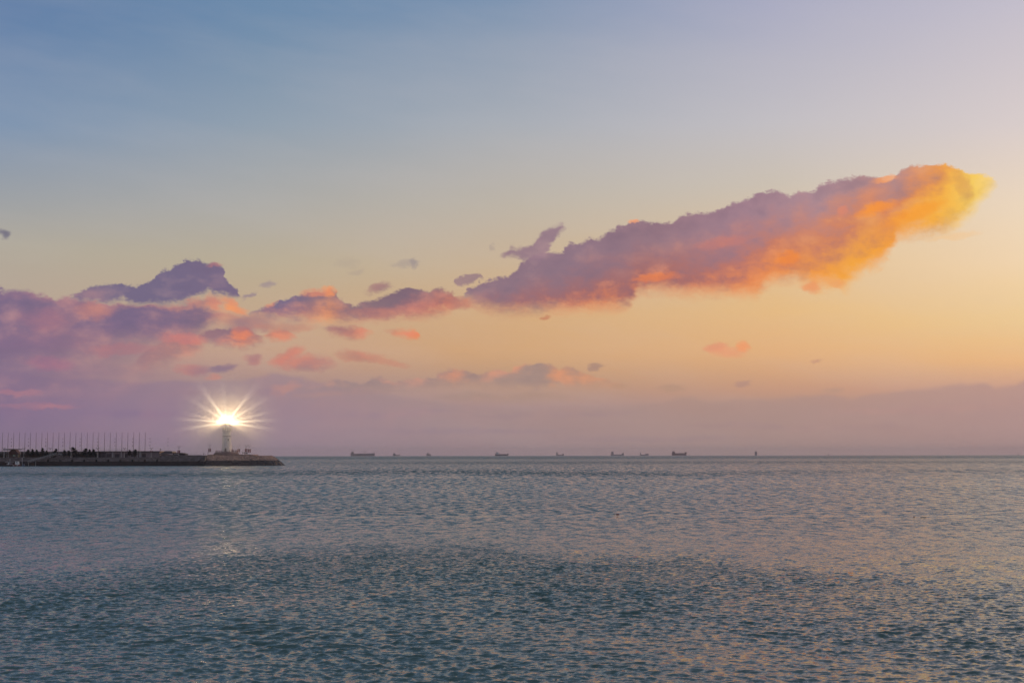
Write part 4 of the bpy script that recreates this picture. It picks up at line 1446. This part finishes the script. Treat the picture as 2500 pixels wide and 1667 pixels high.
lefts = [(8.7, 'white street lamp with twin heads at the left edge beside the canopy'), (58, 'twin-headed street lamp right of the canopy near the blue skiff'),
         (122, 'twin-headed street lamp at the top of the gangway'), (173, 'twin-headed street lamp beside the tallest wind-swept pine'),
         (237.7, 'twin-headed street lamp at the left corner of the pinkish building'), (303.4, 'twin-headed street lamp in the middle of the terrace building front'),
         (369, 'twin-headed street lamp with short dark banners right of the last flagpole')]
for p, lab in lefts:
    street_lamp(p, 1093, 1117, 882.2, zw + .28, lab, (1100.4, 1103) if p == 369 else None)
street_lamp(436.3, 1089.4, 1113, 882.0, ztall + .25, 'street lamp with a pair of narrow dark banners in front of the dark kiosk', (1099, 1105.3))
zhd = zd + .003
for p, pt, bn, lab in ((511.4, 1086.5, (1094.6, 1102.8), 'street lamp with two dark banners left of the lighthouse'),
                       (566.2, 1087.5, (1096, 1103), 'street lamp with red banners nearest the right side of the lighthouse'),
                       (582.6, 1086.8, (1095.2, 1103), 'street lamp with the brightest red banners at the right rim of the podium'),
                       (600.6, 1087.2, (1095, 1102.8), 'left one of the close pair of bannered lamps above the people'),
                       (608.6, 1087.0, (1096, 1104), 'right one of the close pair of bannered lamps near the rocky tip')):
    street_lamp(p, pt, 1109, 893.0 if p < 560 or p > 590 else 904.5, zhd, lab, bn, wide=.7)

# ------------------------------------------------------------------ people
def person_mesh():
    vs = [(0, 0, .92), (0, 0, 1.15), (0, 0, 1.38), (0, 0, 1.50), (0, -.01, 1.60), (0, -.01, 1.70),
          (.10, 0, .86), (.11, -.02, .48), (.12, .02, .08), (.12, -.12, .03),
          (-.10, 0, .86), (-.13, .03, .48), (-.14, .06, .08), (-.14, -.08, .03),
          (.19, 0, 1.38), (.25, .02, 1.10), (.24, -.06, .86), (.23, -.08, .78),
          (-.19, 0, 1.38), (-.26, .03, 1.10), (-.24, -.04, .86), (-.23, -.06, .78)]
    es = [(0, 1), (1, 2), (2, 3), (3, 4), (4, 5), (0, 6), (6, 7), (7, 8), (8, 9), (0, 10), (10, 11), (11, 12), (12, 13), (2, 14), (14, 15), (15, 16), (16, 17), (2, 18), (18, 19), (19, 20), (20, 21)]
    rad = [.16, .15, .17, .065, .10, .08, .10, .07, .05, .04, .10, .07, .05, .04, .07, .05, .04, .035, .07, .05, .04, .035]
    me = bpy.data.meshes.new('person_skeleton')
    me.from_pydata(vs, es, [])
    o = bpy.data.objects.new('person_skeleton', me)
    COL.objects.link(o)
    md = o.modifiers.new('s', 'SKIN')
    for k, r_ in enumerate(rad):
        sv = me.skin_vertices[0].data[k]
        sv.radius = (r_, r_ * (.75 if k in (0, 1, 2) else 1))
        sv.use_root = (k == 0)
    o.modifiers.new('u', 'SUBSURF').render_levels = 1
    dg = bpy.context.evaluated_depsgraph_get()
    m2 = bpy.data.meshes.new_from_object(o.evaluated_get(dg))
    bpy.data.objects.remove(o)
    m2.materials.clear()
    m2.materials.append(MT['cloth'])
    m2.materials.append(MT['skin'])
    for p in m2.polygons:
        c = p.center
        if c.z > 1.5 or (c.z < .86 and abs(c.x) > .2):
            p.material_index = 1
        p.use_smooth = True
    return m2


PM = person_mesh()
hb = MB()
hb.lathe([(.02, 1.60), (.10, 1.62), (.115, 1.70), (.09, 1.77), (.02, 1.80)], 14)
hme = None


def person(px, Yd, z, label, s=1.0, rz=0.0, group=None):
    global hme
    e = empty('person', (X_(px, Yd), Yd, z), label, 'person', group, rz)
    e.scale = (s, s, s)
    b = bpy.data.objects.new('body', PM)
    COL.objects.link(b); b.parent = e
    if hme is None:
        h = hb.build('hair', MT['hair'], e, smooth=True)
        hme = h.data
    else:
        h = bpy.data.objects.new('hair', hme)
        COL.objects.link(h); h.parent = e
    h.location = (0, .03, 0)
    return e


person(391, 896, zr + .12, 'person in dark clothes standing alone on the roof edge of the terrace', 1.02, .3)
person(456.5, 887, ztall, 'person in dark clothes right beside the dark kiosk', .95, 1.2)
person(497.3, 889, zh + .13, 'person in dark clothes, left one of two beyond the pale railing', 1.0, .5)
person(502.0, 890.5, zh + .13, 'small person in dark clothes between two taller ones left of the bannered lamp', .62, 2.2)
person(507.5, 890, zd, 'person in dark clothes nearest the bannered lamp left of the lighthouse', .98, -1)
person(568.9, 893.2, zb, 'person at the left of three on the podium right of the tower', .9, 2.5)
person(575.5, 893.6, zb, 'person in the middle of three on the podium right of the tower', .95, 1.0)
person(580.5, 894, zd + .98, 'person leaning by the podium edge under the brightest red banners', .85, -.7)
person(593.0, 891.5, zd, 'person standing apart just left of the tight group under the paired lamps', 1.08, .1)
gl = ['person at the left end of the tight group under the paired lamps', 'person second from the left in the tight group under the paired lamps', 'person in the middle of the tight group under the paired lamps', 'person fourth from the left in the tight group under the paired lamps', 'person at the right end of the tight group under the paired lamps']
for k, lab in enumerate(gl):
    person(596.8 + 1.95 * k, 891 + (k % 2) * .7, zd, lab, 1.0 + .03 * (k % 3), k * 1.3, 'people standing together by the paired lamps')

# ------------------------------------------------------------------ boats and gangway at the left
gw = empty('gangway', (at(67, 1131, 877).x, 877, 0.3), 'long sloping gangway with handrails down from the breakwater to the moored boats', 'gangway')
ga, gb = at(68, 1130.5, 877), at(138, 1110.5, 877)
go = gw.location
pa, pb = ga - go, gb - go
mb = MB()
mb.prism([(pa.x, pa.z), (pa.x, pa.z + .45), (pb.x, pb.z + .45), (pb.x, pb.z)], -.9, .9)
mb.build('walkway', MT['paving'], gw)
for s in (-.9, .9):
    mb = MB()
    for z in (.95, 1.5):
        mb.tube((pa.x, s, pa.z + z), (pb.x, s, pb.z + z), .05, n=6)
    for k in range(10):
        p = pa.lerp(pb, k / 9)
        mb.tube((p.x, s, p.z + .45), (p.x, s, p.z + 1.5), .04, n=5)
    mb.build('handrail', MT['palepole'], gw)
for p in (69, 86.5):
    mb = MB()
    x = at(p, 1130, 877).x - go.x
    zt2 = 1.6 if p < 80 else 2.6
    mb.tube((x, .5, -1.5), (x, .5, zt2), .14, n=8)
    mb.build('pile', MT['palepole'], gw)

bp = empty('pontoon', (at(40, 1134, 878).x, 878, 0), 'low dark floating pontoon under the gangway foot at the left', 'pontoon')
mb = MB()
mb.box(at(-30, 1134, 878).x - bp.location.x, at(92, 1134, 878).x - bp.location.x, -.5, 2.0, -.4, .45)
mb.build('float', MT['tidal'], bp)
for p in (22.5, 52.5):
    mb = MB()
    x = at(p, 1130, 878).x - bp.location.x
    mb.tube((x, 1.2, -1), (x, 1.2, Z_(1116 if p > 50 else 1120, 878, 50)), .17, n=8)
    mb.build('pile', MT['palepole'], bp)


def boat(px0, px1, Yd, label, hullm, spec, name='moored_boat', hh=.9):
    xa, xb = at(px0, 1134, Yd).x, at(px1, 1134, Yd).x
    L = xb - xa
    e = empty(name, ((xa + xb) / 2, Yd, 0), label, 'boat', 'boats moored below the breakwater')
    hull_loft(L, L * .28 if L < 6 else L * .22, hh, hh * 1.25, .3).build('hull', hullm, e)
    for nm, x0, x1, z0, z1, w, m in spec:
        mb = MB()
        a, b = (x0 - .5) * L, (x1 - .5) * L
        mb.prism([(a, z0), (b, z0), (b - .12 * (b - a) * (nm == 'cabin'), z1), (a + .05, z1)], -w, w)
        mb.build(nm, m, e)
    return e


def hull_loft(L, B, hs, hb_, draft, n=15, flare=0.12):
    """hull with pointed bow at +x; hs = freeboard amidships, hb_ = at the bow"""
    mb = MB()
    sec = 5
    vs, fs = [], []
    for i in range(n):
        t = i / (n - 1)
        bw = B / 2 * (1 - max(0, (t - .72) / .28) ** 1.8) * (1 - .12 * max(0, (.1 - t) / .1))
        bw = max(bw, B * .012)
        top = hs + (hb_ - hs) * max(0, (t - .8) / .2) ** .8 + (hb_ - hs) * .35 * max(0, (.1 - t) / .1)
        rake = (t - .5) * L
        for k in range(sec):
            u = k / (sec - 1)
            z = -draft + (top + draft) * u
            w = bw * (.72 + .28 * u ** .6)
            xx = rake - (1 - u) * L * .045 * max(0, (t - .8) / .2) + (1 - u) * L * .02 * max(0, (.1 - t) / .1)
            vs.append((xx, w, z))
        for k in range(sec - 1, -1, -1):
            x, y, z = vs[len(vs) - 1 - 2 * (sec - 1 - k) if False else i * 2 * sec + k]
            vs.append((x, -y, z))
    m = 2 * sec
    for i in range(n - 1):
        for k in range(m):
            j = (k + 1) % m
            fs.append((i * m + k, i * m + j, (i + 1) * m + j, (i + 1) * m + k))
    fs.append(tuple(range(m))[::-1])
    fs.append(tuple((n - 1) * m + k for k in range(m)))
    mb.add(vs, fs)
    return mb


boat(10, 34, 874.5, 'low open work boat with a pale canopy and white bollards at the left edge', MT['tideline'],
     [('canopy', .12, .95, 2.4, 2.62, 1.0, MT['whitedull']), ('cabin', .42, .54, .9, 2.4, .6, MT['white']), ('crate', .28, .40, .9, 1.35, .4, MT['white']), ('deckhouse', .62, .9, .9, 1.9, .7, MT['hullgrey'])], hh=.9)
boat(31, 50.5, 872.5, 'red-brown boat with a bright white cabin and one dark window', MT['hullred'],
     [('cabin', .34, .80, 1.0, 3.1, .8, MT['white']), ('window', .50, .60, 2.1, 2.75, .86, MT['dark']), ('wheelhouse', .05, .3, 1.0, 2.2, .6, MT['tideline']), ('fender', .10, .16, .2, .75, .88, MT['white']), ('fender', .58, .66, .2, .7, .9, MT['white'])], hh=1.0)
boat(54.5, 61, 873.0, 'small blue skiff moored right of the boat with the white cabin', MT['bluep'],
     [('canopy', .15, .85, 1.35, 1.6, .35, MT['bluep']), ('post', .2, .27, .5, 1.35, .2, MT['palepole']), ('post', .68, .75, .5, 1.35, .2, MT['palepole'])], hh=.6)


# ------------------------------------------------------------------ ships
def ship(px0, px1, dist, label, hullm, parts, fb=9.0, bowup=4.0, flip=False, name='cargo_ship', beam=None, rz=0.0, cat='ship', group='ships anchored on the horizon'):
    a, b = at(px0, 1113, dist), at(px1, 1113, dist)
    L = b.x - a.x
    xm = (a.x + b.x) / 2
    e = empty(name, (xm, dist, drop(xm, dist)), label, cat, group, (math.pi if flip else 0.0) + rz)
    B = beam or max(L * .15, 8)
    hull_loft(L, B, fb, fb + bowup, 4, n=21).build('hull', hullm, e)
    for p in parts:
        nm, x0, x1, z0, z1, wf, m = p[:7]
        mb = MB()
        xa, xb = (x0 - .5) * L, (x1 - .5) * L
        if nm == 'mast':
            mb.tube(((xa + xb) / 2, 0, z0), ((xa + xb) / 2, 0, z1), 1.3, .7, 8)
            mb.tube(((xa + xb) / 2 - 3, 0, z1 - 4), ((xa + xb) / 2 + 3, 0, z1 - 4), .6, n=6)
        elif nm == 'crane':
            mb.tube((xa, 0, z0), (xa, 0, z1 - 2), 1.8, 1.4, 8)
            mb.tube((xa, 0, z1 - 3), (xb, 0, z1), 1.2, .8, 6)
        elif nm == 'superstructure':
            mb.box(xa, xb, -B * wf / 2, B * wf / 2, z0, z0 + (z1 - z0) * .62)
            o = mb.build(nm, m, e)
            mb = MB()
            mb.box(xa + (xb - xa) * .25, xb - (xb - xa) * .08, -B * wf * .55, B * wf * .55, z0 + (z1 - z0) * .62 + .02, z1)
            mb.build('bridge', m, o)
            mb = MB()
            mb.tube((xa + (xb - xa) * .2, 0, z0 + (z1 - z0) * .62), (xa + (xb - xa) * .1, 0, z1 + 2), 2.4, 1.8, 10)
            mb.build('funnel', MT['hullgrey'], o)
            continue
        else:
            mb.box(xa, xb, -B * wf / 2, B * wf / 2, z0, z1)
        mb.build(nm, m, e)
    return e


W, HG, HR, HBk = MT['whitedull'], MT['hullgrey'], MT['hullred'], MT['hullblue']
ship(856, 916, 8200, 'longest grey cargo ship, first on the horizon right of the breakwater, with a crane amidships', HG,
     [('superstructure', .03, .13, 14, 26, .8, HG), ('mast', .10, .11, 24, 31, 1, HG), ('crane', .55, .64, 14, 28, 1, HG), ('hatch', .18, .52, 14, 15.5, .7, HG), ('hatch', .66, .9, 14, 15.5, .7, HG)], fb=14.5, bowup=3.5)
ship(959, 976, 10200, 'small coaster with a low waist, second ship right of the breakwater', HG,
     [('superstructure', .05, .42, 6, 19, .8, HG), ('mast', .2, .22, 18, 23, 1, HG), ('hatch', .5, .72, 6, 8, .7, HG)], fb=6.5, bowup=9)
ship(1041, 1052.5, 10800, 'small stubby ship seen nearly end on, third right of the breakwater', HG,
     [('superstructure', .08, .5, 12, 22, .8, HG), ('mast', .28, .3, 20, 27, 1, HG), ('deckhouse', .55, .95, 11, 15, .7, HG)], fb=12, bowup=4)
ship(1208.5, 1242, 8600, 'dark blue ship with white superstructure at its left end and a raised bow', HBk,
     [('superstructure', .04, .28, 8, 22, .8, MT['white']), ('mast', .14, .16, 21, 27, 1, HG), ('deckhouse', .30, .36, 9, 17, .3, W), ('hatch', .4, .8, 9, 11, .6, HBk)], fb=9.5, bowup=6)
ship(1357.5, 1377, 11800, 'faint hull-down ship with its bridge at the left, near the middle of the horizon', HG,
     [('superstructure', .03, .2, 9, 30, .8, HG), ('crane', .2, .3, 9, 26, 1, HG), ('deckhouse', .76, .98, 9, 17, .7, HG)], fb=9, bowup=2)
ship(1491, 1523.5, 11600, 'faint ship with a tall pointed bridge and a small separate bow block', HG,
     [('superstructure', .03, .22, 9, 33, .8, HG), ('mast', .15, .17, 32, 46, 1, HG), ('deckhouse', .83, .99, 10, 20, .7, HG), ('mast', .94, .96, 19, 34, 1, HG)], fb=10, bowup=2)
ship(1562, 1584, 12600, 'faintest distant ship, a thin mast and flat deck just left of the red-brown hull', HG,
     [('mast', .06, .08, 9, 36, 1, HG), ('superstructure', .02, .12, 9, 27, .7, HG), ('deckhouse', .6, .98, 10, 18, .7, HG)], fb=10, bowup=1)
ship(1640, 1677, 8900, 'red-brown cargo ship with a long high hull, darkest on the horizon', HR,
     [('superstructure', .03, .20, 14, 27, .85, HR), ('mast', .14, .16, 26, 33, 1, HR), ('deckhouse', .86, .99, 16, 22, .7, HR), ('hatch', .25, .8, 14, 16, .7, HR)], fb=14.5, bowup=5)
ship(1843, 1848.5, 9300, 'narrow ship seen end on, right of the red-brown one', HG,
     [('superstructure', .05, .95, 10, 25, 1.4, HG), ('mast', .48, .5, 24, 33, 1, HG)], fb=12, bowup=2, beam=14)


def buoy(px, pyt, dist, label, s=1.0, name='channel_buoy'):
    p = at(px, 1113, dist)
    z = drop(p.x, dist)
    h = at(px, pyt, dist).z - z
    e = empty(name, (p.x, dist, z), label, 'buoy', 'buoys on the horizon')
    mb = MB(); mb.lathe([(h * .16, -1), (h * .2, h * .12), (h * .16, h * .25)], 14); mb.build('float', MT['hullblue'], e)
    mb = MB(); mb.lathe([(h * .1, h * .25), (h * .035, h * .72)], 8); mb.build('tower', MT['hullblue'], e)
    mb = MB(); mb.lathe([(h * .015, h * .72), (h * .05, h * .8), (h * .012, h)], 8); mb.build('topmark', MT['hullblue'], e)


buoy(2022.6, 1104.8, 7600, 'dark pointed buoy standing alone on the right half of the horizon')
buoy(1682.4, 1107.8, 8400, 'tiny buoy just right of the red-brown cargo ship')
buoy(2486, 1104.5, 9000, 'faint thin buoy mast close to the right edge on the horizon')


# floats on the near water
def on_water(px, py):
    d = ray(px, py)
    t = -H / d.z
    return Vector((d.x * t, d.y * t, 0))


p = on_water(1508, 1256)
e = empty('float', p, 'small dark red float lying on the water below the middle of the horizon', 'float')
mb = MB()
mb.lathe([(.015, -.22), (.045, -.19), (.055, -.05), (.055, .05), (.045, .19), (.015, .22)], 14)
o = mb.build('body', MT['redp'], e, smooth=True)
o.rotation_euler = (0, R(90), R(10)); o.location = (0, 0, .05)
mb = MB(); mb.tube((-.3, 0, .04), (-.55, .1, .0), .02, n=6); mb.build('rope', MT['fender'], e)
p = on_water(2231.5, 1262.5)
e = empty('float', p, 'round black float on the pinkish water at the right', 'float')
mb = MB(); mb.lathe([(.01, -.04), (.05, -.02), (.065, .05), (.05, .12), (.02, .14)], 14); mb.build('body', MT['fender'], e, smooth=True)
mb = MB(); mb.lathe([(.014, .14), (.014, .18)], 8); mb.build('ring', MT['metal'], e)
p = on_water(2253.5, 1263)
e = empty('driftwood', p, 'thin dark plank adrift right of the round black float', 'driftwood')
mb = MB(); mb.prism([(-.32, -.02), (.30, -.02), (.33, .04), (-.28, .05)], -.05, .05); mb.build('plank', MT['bark'], e)
mb = MB(); mb.tube((.05, 0, .04), (.16, .03, .1), .015, .01, 6); mb.build('stub', MT['bark'], e)

# ------------------------------------------------------------------ haze
HAZE = True
if HAZE:
    hmat = bpy.data.materials.new('haze_air')
    hmat.use_nodes = True
    nt = hmat.node_tree
    nt.nodes.clear()
    vp = nt.nodes.new('ShaderNodeVolumePrincipled')
    vp.inputs['Color'].default_value = (0.95, 0.86, 0.90, 1)
    vp.inputs['Density'].default_value = 0.00005
    om = nt.nodes.new('ShaderNodeOutputMaterial')
    nt.links.new(vp.outputs[0], om.inputs['Volume'])
    mb = MB()
    mb.box(-15500, 15500, -15500, 15500, -17, 62)
    hz = mb.build('haze', hmat, None)
    tag(hz, 'thin mauve sea haze', 'haze', kind='stuff')

# ------------------------------------------------------------------ render settings
sc.view_settings.view_transform = 'Standard'
sc.view_settings.look = 'None'
sc.view_settings.exposure = 0
sc.view_settings.gamma = 1
sc.render.engine = 'CYCLES'
sc.cycles.max_bounces = 6
sc.cycles.diffuse_bounces = 2
sc.cycles.glossy_bounces = 3
sc.cycles.volume_bounces = 2
sc.cycles.transparent_max_bounces = 12
sc.cycles.volume_step_rate = 1.0
sc.cycles.volume_max_steps = 128
sc.cycles.sample_clamp_indirect = 6
sc.cycles.use_denoising = True
sc.cycles.use_adaptive_sampling = True
sc.cycles.adaptive_threshold = 0.01
